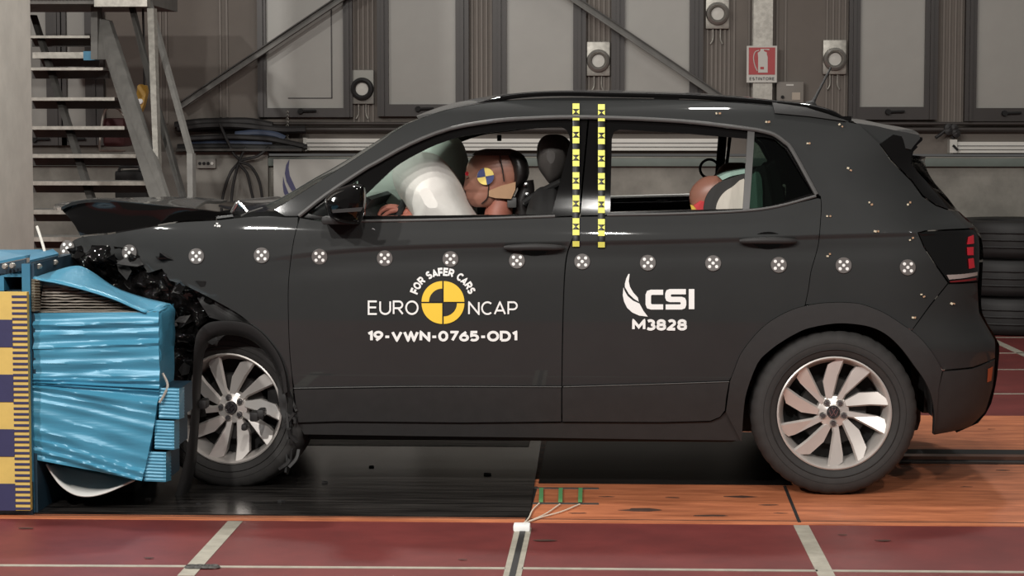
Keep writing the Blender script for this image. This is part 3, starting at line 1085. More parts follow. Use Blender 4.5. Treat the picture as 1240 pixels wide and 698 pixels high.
# trim of the flare outer curve to end at the bumper cut
kk = min(range(len(rfo)), key=lambda i: abs(rfo[i][0] - 1104) + abs(rfo[i][1] - 401))
outl = APILc + [(1040, 150.5), (1065, 174), (1079, 195), (1092, 208), (1104, 220), (1117, 238), (1133, 249), (1148, 254.5), (1160, 256), (1180, 276), (1150, 278), (1120, 279.7), (1111.5, 282),
                (1119, 300), (1132, 320), (1148, 343), (1126, 370)] + rfo[iC:kk + 1][::-1] + rcut + [(989.5, 235.5)] + DLOc[:-1][::-1] + [(345, 262)]
body = panel('body_side', outl, PAINT, car, both=True, gap=.0015, step=.026)
# ---- front fender
FTOP = [(82, 297), (96, 287.5), (129, 284), (150, 280.5), (176, 276), (199, 272), (221, 269), (260, 267), (288, 264), (322, 261.5), (345, 263), (361, 263)]
FARCH = [(356, 511), (352, 490), (347, 465), (341, 443), (330, 420), (316, 404), (292, 383), (264, 366.5), (226, 347)]
outl = [(p.x, p.y) for p in cr(FTOP, 3)] + fcut[1:] + [(p.x, p.y) for p in cr(FARCH, 3)] + [(205, 340), (196, 326), (180, 331), (170, 318), (150, 324), (140, 312), (118, 316), (104, 307), (92, 309)]
fender = panel('front_fender', outl, PAINT, car, gap=.0015, step=.024)
# undamaged far fender
outl = [(96, 330), (100, 300), (129, 284), (199, 272), (260, 267), (322, 261.5), (361, 263)] + fcut[1:] + [(p.x, p.y) for p in cr(FARCH, 3)] + [(200, 345), (150, 350)]
mb, nn = panel_geo(outl, mirror=True, surf=S0, step=.06)
mb.build('front_fender', PAINT, car, normals=nn)

# ---- doors
def door(name, outl, clad_o, frame_o, holes, handle):
    d = panel(name, outl, PAINT, car, both=True, gap=.0012, step=.024)
    far = [o for o in car.children if o.name.startswith(name) and o is not d][-1]
    panel('lower_cladding', clad_o, CLAD, d, both=far, gap=.0015, off=-.008, th=.03, crease=False)
    panel('window_frame', frame_o, BGLOSS, d, holes=holes, both=far, off=.012, th=.035, crease=False, gap=.001)
    # belt strip
    return d
HF = [(441, 262), (441, 237)] + [(p.x, p.y) for p in cr([(472, 208), (484, 198.5), (506, 186), (529, 175), (561, 165), (600, 160), (640, 155.5), (665, 154)], 2)] + [(680, 154), (686, 157.5), (689.5, 165), (690, 174), (668, 260)]
HTRI = [(372, 259), (390, 247), (433, 219), (431, 262), (390, 263)]
HR = [(739, 257), (741, 168), (743.5, 160), (750, 157), (820, 161), (907, 168.5), (901, 253)]
HQ = [(912, 166), (926, 166), (939, 169), (951, 180), (984, 234), (945, 246.5), (921, 252), (906, 253)]
iB = [i for i, p in enumerate(DLOc) if p[0] > 712][0]
fo = [(363, 263)] + DLOc[:iB] + [(712, 142.5), (701, 261.5)] + [(672, 262.5), (582, 265.5), (437, 269), (400, 269)]
fd_o = [(363, 264), (400, 270), (437, 270), (582, 266.5), (672, 263.5)] + bcut + [(520, 467.5), (356, 470)] + fcut[1:-1][::-1]
fd_c = [(356, 471.5), (520, 469), (680, 469.5), (680, 510.8), (560, 512), (410, 510.5), (361, 512)]
front_door = door('front_door', fd_o, fd_c, fo, [HTRI, HF], None)
ro = [(702.5, 261.5), (713.5, 142.5)] + DLOc[iB:] + [(988, 238.5), (942, 250.5), (900, 256), (820, 259), (760, 260.5)]
bc2 = [(p[0] + .7, p[1]) for p in bcut]
rd_o = bc2 + [(780, 465), (883, 461.5)] + rfo[1:iC] + rcut[:-1] + [(990, 240), (942, 251.5), (900, 257), (820, 260), (760, 261.5)]
rd_c = [(680.7, 469.5), (780, 466.5), (883, 463), (879.5, 482), (878, 497), (872, 505), (860, 510), (800, 511.5), (680.7, 511)]
rear_door = door('rear_door', rd_o, rd_c, ro, [HR, HQ], None)
# divider bar between rear glass and quarter glass is body trim in satin grey
panel('window_divider', [(905.5, 156.5), (914, 157.5), (907.5, 253), (899.5, 254)], SATIN, rear_door, off=.004, th=.02, crease=False, step=.02)
panel('quarter_glass', HQ, GLASSQ, rear_door, off=.022, th=.004, crease=False, step=.05)
panel('mirror_triangle_glass', HTRI, glass('clear_glass', (.9, .93, .92)), front_door, off=.03, th=.004, crease=False, step=.05)


def line3(pts, off=0., n=4, surf=S0):
    out = []
    for p in cr(pts, n):
        q = side(p.x, p.y)
        out.append(Vector((q.x, surf(q.x, q.y) + off, q.y)))
    return out


MB().tube(line3(DLO, -.002, 3), .0085, 8).build('window_moulding', SATIN, car)
MB().tube(line3([(437, 268), (505, 266.8), (582, 265), (672, 262)], -.002), .006, 8).build('belt_strip', SATIN, front_door)
MB().tube(line3([(735, 260.5), (820, 259), (900, 255.5), (942, 250), (988, 237.5)], -.002), .006, 8).build('belt_strip', SATIN, rear_door)
MB().tube(line3([(356, 470.3), (430, 469), (520, 468), (680, 468.6)], -.007), .0022, 6).build('cladding_highlight', SATIN, front_door)  # lighter tube painted in as the light along the cladding's upper edge
MB().tube(line3([(682, 468.6), (780, 465.7), (883, 462.3)], -.007), .0022, 6).build('cladding_highlight', SATIN, rear_door)
# ---- sill
panel('sill', [(361, 512.6), (410, 511.4), (560, 512.6), (679, 512), (800, 512.3), (861, 511), (872.5, 506), (879.5, 498.5), (899.5, 500), (898, 534), (780, 532.5), (659, 530.5), (500, 528.5), (368, 526.5)], CLAD, car, both=True, off=.004, th=.05, crease=False)
# ---- rear wheel arch trim
panel('wheel_arch_trim', rfo + [(1136, 470), (1134, 500)] + rfi[::-1] + [(879, 499)], BPLAST, car, both=True, off=-.016, th=.05, crease=False, step=.02, round_=.006)
# ---- rear bumper, tail light, pillar trim
panel('rear_bumper', [(1148, 344), (1184, 342), (1186, 378), (1198, 400), (1205, 412), (1205, 434), (1178, 445), (1141.5, 448.5)] + rfo[kk:-1][::-1] + [(1126, 371)], PAINT, car, both=True, gap=.0015)
panel('rear_bumper_cladding', [(1141.5, 450), (1178, 446.5), (1205, 435.5), (1202, 469), (1193, 499), (1174, 517.5), (1152, 523), (1131, 526.8), (1132, 500), (1136, 470)], CLAD, car, both=True, gap=.001, off=-.006, th=.03)
tl = panel('tail_light', [(1112, 282.5), (1120, 280.5), (1150, 279), (1181, 277.3), (1185.5, 288), (1185.5, 328), (1184, 341), (1149, 342), (1132, 319), (1119, 299)], DARKGL, car, both=True, gap=.001, off=-.006, th=.03, step=.015)
for a in ([(1172, 287), (1178.5, 284.5), (1179, 295), (1170.5, 296)], [(1170.5, 299.5), (1178.5, 299), (1178.5, 309), (1171, 309)], [(1172, 313.5), (1178.5, 312.5), (1180, 324), (1173, 325.5)]):
    panel('brake_light_segment', a, REDL, tl, off=-.011, th=.006, step=.01, crease=False)
panel('reversing_strip', [(1146, 333), (1165, 332), (1183.5, 329.5), (1183, 333.5), (1165, 337), (1149, 338.5)], mat('lamp_clear', (150, 140, 136), .25), tl, off=-.011, th=.006, step=.01, crease=False)
panel('red_reflector_strip', [(1150, 340.5), (1165, 339), (1182, 336.5), (1182, 339), (1165, 341.2), (1150, 342)], mat('lamp_darkred', (110, 30, 34), .3), tl, off=-.010, th=.006, step=.01, crease=False)
panel('bumper_reflector', [(1196, 447), (1202, 444), (1200, 461), (1195, 463)], AMBER, car, off=-.012, th=.008, step=.01, crease=False)
panel('pillar_trim', [(1066, 174.5), (1082, 163), (1096, 166), (1112, 178), (1104, 186), (1103, 197), (1112, 209), (1134, 232), (1157, 254.5), (1148, 253), (1133, 247.5), (1118, 236.5), (1105.5, 219), (1093, 206.5), (1080.5, 194.5)], BGLOSS, car, both=True, off=.006, th=.03, step=.02, crease=False)

# ---- top surfaces lofted from side to side
def loft(name, edge, m, bulge, crown, n=18, thick=.0, flip=False):
    """edge: list of Vector on the near side; mirrored to the far side"""
    rows = []
    for i, p in enumerate(edge):
        t = i / (len(edge) - 1)
        b = bulge(t) if callable(bulge) else bulge
        c = crown(t) if callable(crown) else crown
        r = []
        for k in range(n + 1):
            s = k / n
            w = 1 - (2 * s - 1) ** 2
            r.append(Vector((p.x - b * w, p.y + (CARW - 2 * p.y) * s, p.z + c * w)))
        rows.append(r)
    mb = MB().grid(rows)
    if thick:
        mb.grid([[q - Vector((0, 0, thick)) for q in r] for r in rows], True)
        for ring in (rows[0], rows[-1]):
            mb.grid([ring, [q - Vector((0, 0, thick)) for q in ring]], smooth=False)
        for k in (0, -1):
            mb.grid([[r[k] for r in rows], [r[k] - Vector((0, 0, thick)) for r in rows]], smooth=False)
    return mb.build(name, m, car, sharp=40)


ed = line3(APIL + ROOFE, .004, 4)
ks = [i for i, p in enumerate(ed) if p.z > side(505, 145).y][0]
bl = lambda x0, x1, a, b: (lambda t: a + (b - a) * t)
loft('windscreen', ed[:ks + 1], GLASSW, lambda t: .13 + (.05 - .13) * t, .0)
loft('roof', ed[ks:], PAINT, lambda t: .05 * (1 - t) ** 2 - .03 * t, lambda t: .02 + .02 * sin(pi * t))
loft('headliner', [p - Vector((0, -.02, .035)) for p in ed[ks:]], HEADL, lambda t: .05 * (1 - t), .02)
# roof rails
rail = [(566, 128), (585, 123.5), (610, 117), (635, 113.8), (660, 112.3), (690, 111.8), (740, 113), (790, 114), (841, 115.6), (889, 118.6), (932, 122.5), (960, 125), (979, 127.5), (1004, 134), (1020, 142), (1030, 148.5)]
for s_ in (0, 1):
    pts = [P(x, y + 1.5, .30) for x, y in rail]
    pts = cr(pts, 3)
    if s_:
        pts = [Vector((p.x, CARW - p.y, p.z)) for p in pts]
    n = len(pts)
    rs = [.013 * (.35 + .65 * min(1, min(i, n - 1 - i) / 5)) for i in range(n)]
    o = MB().tube(pts, rs, 10, sq=(1.3, .85)).build('roof_rail', BGLOSS, car)
    for f in (.02, .5, .93):
        p = pts[int(f * (n - 1))]
        MB().box(p + Vector((-.05, -.012, -.05)), p + Vector((.05, .012, 0))).build('rail_foot', BGLOSS, o)
panel('rail_foot_cover', [(935, 124), (975, 130), (1003, 138.5), (1024, 147), (980, 141), (938, 137)], CLAD, car, off=-.012, th=.02, crease=False, step=.02)
# aerial
a, b = P(983, 127, .88), P(1006, 82, 1.0)
o = MB().tube([a - (b - a) * .1, a, a + (b - a) * .2, b], [.014, .012, .006, .0045], 8).build('aerial', BPLAST, car)
MB().lathe([(.0, .03), (.02, .025), (.035, .0), (.036, -.02)], 14, 'Z', a - (b - a) * .08).build('aerial_base', BPLAST, o)
# spoiler
prof = [(1034, 149), (1060, 152.5), (1083, 157.5), (1104, 161), (1117, 163.8), (1117.5, 168), (1110, 176), (1106, 181), (1096, 179), (1066, 175), (1050, 162)]
pf = [P(x, y, .27) for x, y in prof]
rows = []
for s_ in [k / 16 for k in range(17)]:
    w = 1 - (2 * s_ - 1) ** 4
    y = .215 + (CARW - .43) * s_
    zz = .028 * (1 - (2 * s_ - 1) ** 2)
    c = pf[0]
    rows.append([Vector((c.x + (p.x - c.x) * (.93 + .07 * w), y, p.z + zz)) for p in pf] + [Vector((c.x, y, c.z + zz))])
mb = MB().grid(rows)
mb.add(rows[0][:-1], [tuple(range(len(pf)))], False)
mb.add(rows[-1][:-1], [tuple(range(len(pf)))[::-1]], False)
mb.build('spoiler', PAINT, car, sharp=30)
MB().prism([(p.x, p.z) for p in (P(x, y, .24) for x, y in [(1082, 161.5), (1100, 164), (1117, 166.5), (1117, 170), (1107, 179.5), (1104.5, 190), (1104.5, 197), (1090, 192), (1078, 190), (1066, 174.5)])], .238, .262).build('spoiler_fin', BGLOSS, car)
MB().prism([(p.x, p.z) for p in (P(x, y, .24) for x, y in [(1082, 161.5), (1100, 164), (1117, 166.5), (1117, 170), (1107, 179.5), (1104.5, 190), (1104.5, 197), (1090, 192), (1078, 190), (1066, 174.5)])], CARW - .262, CARW - .238).build('spoiler_fin', BGLOSS, car)


# ---- tailgate and bumper back
def rear_face(name, py0, py1, m, n=10, inset=0.):
    z0, z1 = P(1180, py1, .33).z, P(1180, py0, .33).z
    rows = []
    for i in range(n + 1):
        z = z0 + (z1 - z0) * i / n
        xr = interp(XRT, z)
        x = xr - LR * .015 - inset
        ys = S0(x, z)
        r = []
        for k in range(17):
            s = k / 16
            w = 1 - abs(2 * s - 1) ** 3
            r.append(Vector((x + .012 * w, ys + (CARW - 2 * ys) * s, z)))
        rows.append(r)
    return MB().grid(rows).build(name, m, car, sharp=60)


rear_face('rear_window', 190, 256, DARKGL, inset=.004)
tg = rear_face('tailgate', 256, 378, PAINT, 12)
rear_face('bumper_back', 378, 524, CLAD, 12)

# ---- wheels
wheel0 = bpy.data.objects.new('wheel', None)
COL.objects.link(wheel0)
wheel0.parent = car
R0, RR = .3245, .221
def tmod(k, i, r):
    if 5 <= i <= 8 and k % 4 == 0:
        return r - .003
    return r
tprof = [(RR - .012, -.06), (RR + .002, -.088), (RR + .01, -.096), (RR + .045, -.106), (R0 - .032, -.104), (R0 - .014, -.094), (R0 - .004, -.078), (R0, -.05), (R0, .05), (R0 - .004, .078), (R0 - .03, .104), (RR + .03, .104), (RR, .085)]
MB().lathe(tprof, 144, 'Y', (0, .1, 0), False, tmod).build('tyre', RUB, wheel0, local=True, sharp=60)
for rr_ in (RR + .03, RR + .055):
    MB().lathe([(rr_ - .002, -.103), (rr_, -.107), (rr_ + .002, -.104)], 96, 'Y', (0, .1, 0)).build('sidewall_ridge', RUB, wheel0, local=True)
rim = MB().lathe([(RR, -.088), (RR + .002, -.094), (RR - .003, -.097), (RR - .007, -.093), (RR - .012, -.075), (RR - .026, -.04), (RR - .03, .05), (RR - .02, .085)], 96, 'Y', (0, .1, 0)).build('rim', ALLOY, wheel0, local=True)
MB().lathe([(0, -.02), (.13, -.02), (.135, -.01), (.135, .05)], 40, 'Y', (0, .1, 0)).build('brake_disc', ALLOYD, wheel0, local=True)
MB().lathe([(RR - .03, .02), (0, .025)], 40, 'Y', (0, .1, 0)).build('inner_dark', BLACK, wheel0, local=True)
MB().lathe([(0, -.058), (.024, -.058), (.028, -.054), (.05, -.05), (.062, -.045), (.066, -.02), (.066, 0)], 40, 'Y', (0, .1, 0)).build('hub', ALLOY, wheel0, local=True)
BLADES = ([(-.13, .25), (-.184, .531), (-.109, .844), (.05, .955), (.155, .955), (.056, .656), (-.03, .25)],
          [(.06, .24), (.306, .719), (.384, .8125), (.56, .80), (.625, .735), (.197, .3125), (.15, .21)])
LOW = ((0, .014, .014, .006, .0, .0, .0), (.0, .014, .014, .004, .0, .0, .0))
for pair in range(5):
    ca, sa = cos(-pair * R(72)), sin(-pair * R(72))
    for kind in (0, 1):
        top, mid, bot = [], [], []
        cx_, cz_ = [sum(q[i_] for q in BLADES[kind]) / 7 for i_ in (0, 1)]
        for (u, v), lo_ in zip(BLADES[kind], LOW[kind]):
            rr_ = sqrt(u * u + v * v)
            yy = .1 - (.046 + .040 * rr_ ** 1.5) + lo_
            x, z = (u * ca - v * sa) * (RR + .001), (u * sa + v * ca) * (RR + .001)
            top.append(Vector((x, yy, z)))
            bot.append(Vector((x * .99, yy + .03, z * .99)))
        # ridge line from hub to tip splits the blade into two facets
        mb = MB()
        n = 7
        k0 = (top[0] + top[6]) / 2
        ridge = [top[6] + Vector((0, -.004, 0)), top[5] + Vector((0, -.006, 0)), top[4] + Vector((0, -.003, 0))]
        mb.add(top, [(0, 1, 5, 6), (1, 2, 5), (2, 3, 4, 5)], False)
        mb.add(top + bot, [(i_, n + i_, n + (i_ + 1) % n, (i_ + 1) % n) for i_ in range(n)], False)
        mb.build('spoke', ALLOY, wheel0, local=True, sharp=15)
        # bright narrow edge facet along the spoke
        e_ = []
        for p in (top[6], top[5], top[4]):
            d_ = Vector((p.z, 0, -p.x)).normalized() * .007
            e_.append([p, p + d_ + Vector((0, .012, 0))])
        MB().grid(e_, smooth=False).build('spoke_bevel', ALLOY, wheel0, local=True)
for k in range(5):
    an = R(90 + 36) + k * R(72)
    x, z = .043 * cos(an), .043 * sin(an)
    MB().lathe([(0, -.068), (.007, -.068), (.0095, -.064), (.0095, -.045)], 12, 'Y', (x, .1, z)).build('wheel_bolt', mat('bolt_steel', (110, 108, 110), .3, .8), wheel0, local=True)
    MB().lathe([(.0098, -.052), (.0135, -.056), (.0165, -.048)], 16, 'Y', (x, .1, z)).build('bolt_seat', ALLOY, wheel0, local=True)
MB().lathe([(0, -.066), (.022, -.065), (.026, -.060), (.026, -.05)], 28, 'Y', (0, .1, 0)).build('centre_cap', mat('cap_grey', (70, 68, 72), .3, .6), wheel0, local=True)
# emblem on the cap: V over W in a ring
em = MB()
s_ = .0185
em.lathe([(.0195, -.067), (.0205, -.0685), (.0215, -.067)], 28, 'Y', (0, .1, 0))
for pa in ([(-.42, .85), (0, .08), (.42, .85)], [(-.9, .38), (-.45, -.75), (0, .0), (.45, -.75), (.9, .38)]):
    for (x0, z0), (x1, z1) in zip(pa, pa[1:]):
        em.bar((x0 * s_, .1 - .067, z0 * s_), (x1 * s_, .1 - .067, z1 * s_), .003, .003, Vector((0, 1, 0)))
em.build('emblem', CHROME, wheel0, local=True)
rw = P(1011, 502, .0)
wheels = []
for k, (x, y, z, rz, ry, nm) in enumerate(((rw.x, .012, R0 + .003, 0, 0, 'rear'), (P(276, 496, .1).x, .095, R0 - .004, 13, 20, 'front'), (rw.x, CARW - .012, R0 + .003, 180, 10, 'rear'), (rw.x - 2.55, CARW - .03, R0, 180, 33, 'front'))):
    o = wheel0 if k == 0 else copy_tree(wheel0, car)
    o.location = Vector((x, y, z)) - W0(car)
    o.rotation_euler = (0, R(ry), R(rz)) if rz != 13 else (0, R(ry), R(-9))
    o.rotation_mode = 'XYZ'
    wheels.append(o)
# wheel housings
for x, lo in ((rw.x, 0), (P(285, 496, .1).x, 1)):
    for s_ in (0, 1):
        arc = [(x + .385 * cos(R(a)), R0 + .385 * sin(R(a))) for a in range(-2, 183, 8)]
        y0, y1 = (.055, .42) if not s_ else (CARW - .42, CARW - .055)
        mb = MB().grid([[Vector((a, y0, b)) for a, b in arc], [Vector((a, y1, b)) for a, b in arc]])
        yb = y1 if not s_ else y0
        mb.add([Vector((a, yb, b)) for a, b in arc], [tuple(range(len(arc)))], False)
        mb.build('wheel_housing', BLACK, car)
# underbody, floor pan, firewall
xa, xb = P(345, 500, .2).x, P(1130, 480, .3).x
MB().bbox((xa, .14, .19), (rw.x - .36, CARW - .14, .36), .03).build('floor_pan', BLACK, car)
MB().bbox((rw.x - .40, .42, .19), (rw.x + .40, CARW - .42, .6), .05).build('rear_axle', BLACK, car)
MB().bbox((rw.x + .38, .2, .3), (xb, CARW - .2, .55), .05).build('boot_floor', BLACK, car)
MB().bbox((xa - .06, .12, .3), (xa + .02, CARW - .12, 1.02), .02).build('firewall', BLACK, car)
# engine bay
eb = MB()
x0, x1 = P(95, 300, .3).x, P(330, 300, .3).x
for k in range(26):
    cx, cy, cz = rnd.uniform(x0 + .15, x1), rnd.uniform(.55, 1.4), rnd.uniform(.35, .88)
    s_ = Vector((rnd.uniform(.06, .16), rnd.uniform(.08, .2), rnd.uniform(.05, .12)))
    eb.box(Vector((cx, cy, cz)) - s_, Vector((cx, cy, cz)) + s_, Matrix.Rotation(rnd.uniform(-.5, .5), 3, 'Y') @ Matrix.Rotation(rnd.uniform(-.4, .4), 3, 'Z'))
eb.box((x0 + .1, .4, .3), (x1, 1.5, .85))
eb.build('engine', BLACK, car)

# ---- hood, buckled upwards
HN = [(74, 251.5), (80, 248), (90, 244.5), (104, 242), (122, 241.8), (140, 243), (160, 245), (180, 247), (197, 249), (220, 251), (245, 254), (262, 257), (281, 261)]
HFy = [(118, 247), (121, 244), (127, 241), (135, 240), (148, 239.6), (160, 239.3), (176, 239), (192, 238.6), (206, 238.4), (224, 238.8), (243, 239.5), (258, 240.6), (275, 242.5)]
near = cr([P(x, y, .10 + .05 * i / 12) for i, (x, y) in enumerate(HN)], 3)
far = cr([P(x, y, CARW - .12) for x, y in HFy], 3)
rows = []
for i, (a, b) in enumerate(zip(near, far)):
    r = []
    t = i / (len(near) - 1)
    for k in range(21):
        s = k / 20
        w = 1 - (2 * s - 1) ** 2
        p = a.lerp(b, s)
        p.x += (-.10 if t < .5 else -.16) * w * (abs(t - .5) * 2)
        p.z += -.006 * w + .012 * noise.noise(Vector((p.x * 4, p.y * 4, 0))) * w * 2
        r.append(p)
    rows.append(r)
mb = MB().grid(rows)
mb.grid([[q - Vector((0, 0, .012)) for q in r] for r in rows], True)
mb.grid([[r[0] for r in rows], [r[0] + Vector((0, .004, -.012)) for r in rows]])
mb.grid([[r[-1] for r in rows], [r[-1] - Vector((0, 0, .012)) for r in rows]])
mb.grid([rows[0], [q - Vector((0, 0, .012)) for q in rows[0]]])
mb.grid([rows[-1], [q - Vector((0, 0, .012)) for q in rows[-1]]])
hood = mb.build('hood', HOODP, car, sharp=50)
# inner frame of the hood (dark underside and front lip)
lip = [(74, 252), (78, 257), (84, 264), (90, 274), (95, 286), (112, 284), (129, 283), (150, 279.5), (173, 275.5), (199, 271), (221, 268.3), (258, 266), (281, 262), (262, 258.5), (245, 256), (220, 253), (197, 251), (180, 249), (160, 247), (140, 245), (122, 243.5), (104, 244), (90, 246.5), (80, 250)]
mb, nn = panel_geo(lip, surf=lambda x, z: .13 + .02 * noise.noise(Vector((x * 5, 0, z * 9))), th=.05, step=.02, crease=False)
mb.build('hood_inner', BGLOSS, hood, normals=nn)
# cowl and wiper scuttle, broken hinge bits
cw = [P(x, y, .16) for x, y in ((268, 252), (285, 256), (305, 257), (330, 256), (345, 256))]
rows = [[Vector((p.x - .10 * (1 - (2 * s / 10 - 1) ** 2), p.y + (CARW - .3) * s / 10, p.z)) for s in range(11)] for p in cw]
MB().grid(rows).build('cowl', BGLOSS, car)
MB().tube(cr([P(281, 258, .1), P(284, 252, .1), P(288, 246, .1), P(293, 250, .1), P(299, 257, .1)]), .008, 8).build('hood_hinge', CHROME, car)
MB().tube([P(292, 262, .08), P(299, 258, .1), P(318, 252, .12)], .004, 8).build('hinge_strut', SATIN, car)
MB().tube([P(262, 265, .06), P(282, 262.5, .08)], .009, 8).build('fender_bracket', CHROME, car)

# ---- crushed front end: torn liner, bumper skin and shards
cr_o = [(84, 301), (100, 297), (125, 297), (150, 300), (178, 306), (208, 322), (228, 342), (245, 360), (262, 372), (252, 386), (238, 398), (236, 430), (230, 470), (222, 485), (212, 470), (207, 430), (212, 395), (206, 372), (176, 362), (133, 349), (108, 332), (94, 318)]
def crushed(x, z):
    p = Vector((x * 8, 3, z * 8))
    return .06 + .08 * noise.noise(p) + .06 * noise.noise(p * 2.1) + .03 * noise.noise(p * 4.6)
mb, nn = panel_geo(cr_o, surf=crushed, th=.02, step=.014, crease=False)
cb = mb.build('crushed_bumper', BGLOSS, car, normals=nn)
for k in range(46):
    px, py = rnd.choice(cr_o[:17])
    px += rnd.uniform(-22, 22)
    py += rnd.uniform(-10, 26)
    px = max(px, 95)
    c = P(px, py, rnd.uniform(-.03, .16))
    n = rnd.randint(4, 6)
    s_ = rnd.uniform(.015, .05)
    ro_ = Matrix.Rotation(rnd.uniform(0, 6), 3, 'X') @ Matrix.Rotation(rnd.uniform(0, 6), 3, 'Z')
    pl = [Vector((s_ * rnd.uniform(.4, 1.5) * cos(2 * pi * i / n), s_ * rnd.uniform(.3, 1) * sin(2 * pi * i / n), rnd.uniform(-.3, .3) * s_)) for i in range(n)]
    vs = [c + ro_ @ p for p in pl] + [c + ro_ @ (p + Vector((0, 0, .004))) for p in pl]
    MB().add(vs, [tuple(range(n)), tuple(range(2 * n - 1, n - 1, -1))] + [(i, n + i, n + (i + 1) % n, (i + 1) % n) for i in range(n)], False).build('broken_piece', rnd.choice([BGLOSS, BGLOSS, BLACK, BPLAST]), cb)
# detached front wheel arch trim with its long strip hanging to the floor
STR_O = [(205, 622), (217, 583), (228, 535), (232, 490), (234, 440), (236, 415), (240, 402), (251, 392), (266, 389.3), (282, 389), (300, 392.5), (316, 403), (330, 419), (339, 434), (345, 452), (348, 475)]
STR_I = [(217, 625), (226, 600), (234, 565), (238, 520), (240, 480), (243, 440), (247, 424), (254, 414), (264, 408), (276, 406), (292, 408), (306, 414), (320, 426), (330, 440), (338, 458), (342, 478)]
A_, B_ = cr([Vector(p) for p in STR_O], 4), cr([Vector(p) for p in STR_I], 4)
rows = []
for i, (a, b) in enumerate(zip(A_, B_)):
    t = i / (len(A_) - 1)
    Y = -.10 * (1 - sstep(0, .45, t)) - .025
    a3, b3 = P(a.x, a.y, Y), P(b.x, b.y, Y + .02)
    m3 = (a3 + b3) / 2 + Vector((0, -.012, 0))
    rows.append([a3 + Vector((0, .03, 0)), a3, m3, b3, b3 + Vector((0, .05, 0))])
MB().grid(rows).build('hanging_arch_trim', mat('arch_trim_black', (29, 28, 28), .5, 0, .15, 20, spec=.3), car, sharp=60)
# torn liner shreds behind front wheel
for k in range(16):
    c = P(rnd.uniform(343, 358), rnd.uniform(468, 566), rnd.uniform(.0, .1))
    d = Vector((rnd.uniform(-.025, .025), rnd.uniform(-.02, .02), rnd.uniform(-.06, .06)))
    MB().tube(cr([c - d, c + Vector((rnd.uniform(-.015, .015), 0, 0)), c + d], 3), rnd.uniform(.003, .012), 5).build('liner_shred', rnd.choice([BPLAST, CLAD, BLACK]), car)
# inner arch liner between fender and wheel
al = [(226, 348), (264, 367), (292, 384), (316, 405), (330, 421), (341, 444), (347, 466), (356, 511), (356, 540), (338, 500), (330, 440), (300, 400), (250, 386)]
mb, nn = panel_geo(al, surf=lambda x, z: .06 + .03 * noise.noise(Vector((x * 12, 1, z * 12))), th=.03, step=.02, crease=False)
mb.build('arch_liner', BPLAST, car, normals=nn)
# tie-rod / brake caliper bits stuck in the front wheel
for c, s_ in (((247, 489), .017), ((309, 504), .018), ((317, 500), .015), ((297, 517), .012)):
    p = P(c[0], c[1], .0)
    MB().bbox(p - Vector((s_, .03, s_ * 1.1)), p + Vector((s_ * .8, .05, s_)), .008).build('plastic_fragment', BPLAST, car)
for o in list(car.children):
    pass

# ---- door handles
def handle(px0, px1, py, par):
    a, b = side(px0, py), side(px1, py)
    L = b.x - a.x
    pts, rs = [], []
    cup = MB()
    mx, mz = (a.x + b.x) / 2, a.y + .002
    rows = []
    for k in range(7):
        rr_ = 1 - (k / 6) ** 2
        f = math.cos(k / 6 * pi / 2)
        rows.append([Vector((mx + .062 * f * cos(an), S0(mx, mz) - .003 + .0 + (.0 if k == 0 else -.0), mz + .034 * f * sin(an))) for an in [2 * pi * j / 24 for j in range(25)]])
    cup.grid(rows)
    cup.build('handle_cup', BGLOSS, par, sharp=60)
    for k in range(15):
        t = k / 14
        x = a.x + L * t
        z = a.y + .004 * sin(pi * t)
        pts.append(Vector((x, S0(x, z) - .012 - .022 * sin(pi * t) ** .6, z)))
        rs.append(.0135 * (.55 + .45 * sin(pi * t) ** .5))
    MB().tube(pts, rs, 12, sq=(.75, 1)).build('handle', CLAD, par)
handle(611, 683, 300, front_door)
handle(896, 964, 292, rear_door)

# ---- door mirror
MO = [(393, 241), (404, 231.5), (415, 226.5), (427, 223), (436, 223), (441.5, 228), (443, 246), (439, 264), (434, 271), (418, 271), (400, 264), (394, 252)]
co = [P(x, y, -.14) for x, y in MO]
c = sum(co, Vector()) / len(co)
rows = []
cc = cr(co + [co[0]], 3)[:-1]
for k in range(9):
    t = k / 8
    sc_ = math.sin(min(1, t * 1.0) * pi * .93 + .12) ** .45 if 0 < t < 1 else .25
    rows.append([Vector((c.x + (p.x - c.x) * sc_, -.22 + .19 * t, c.z + (p.z - c.z) * sc_)) for p in cc] + [Vector((c.x + (cc[0].x - c.x) * sc_, -.22 + .19 * t, c.z + (cc[0].z - c.z) * sc_))])
mb = MB().grid(rows)
mb.add(rows[0][:-1], [tuple(range(len(cc)))])
mb.add(rows[-1][:-1], [tuple(range(len(cc)))])
mir = mb.build('door_mirror', BGLOSS, car, sharp=50)
a = P(415, 268, .0)
MB().bbox((P(393, 270, 0).x, -.1, P(400, 271, 0).z), (P(437, 262, 0).x, .06, P(437, 261, 0).z), .012).build('mirror_foot', BPLAST, mir)
MB().prism([(p.x, p.z) for p in (P(x, y, -.225) for x, y in ((402, 254), (440, 251), (437, 256), (403, 258)))], -.232, -.222).build('indicator_strip', CLAD, mir)
mir2 = MB().grid([[Vector((p.x, CARW - p.y, p.z)) for p in r] for r in rows]).build('door_mirror', BGLOSS, car, sharp=50)

# ---- lettering, emblem and stickers on the doors
def decal(name, polys, m, par, off=-.004):
    o_ = []
    for pl in polys:
        o_.append(panel_geo(pl, off=off, th=.002, step=.03, surf=S0, crease=False))
    mb, nn = join(o_)
    return mb.build(name, m, par, normals=nn)


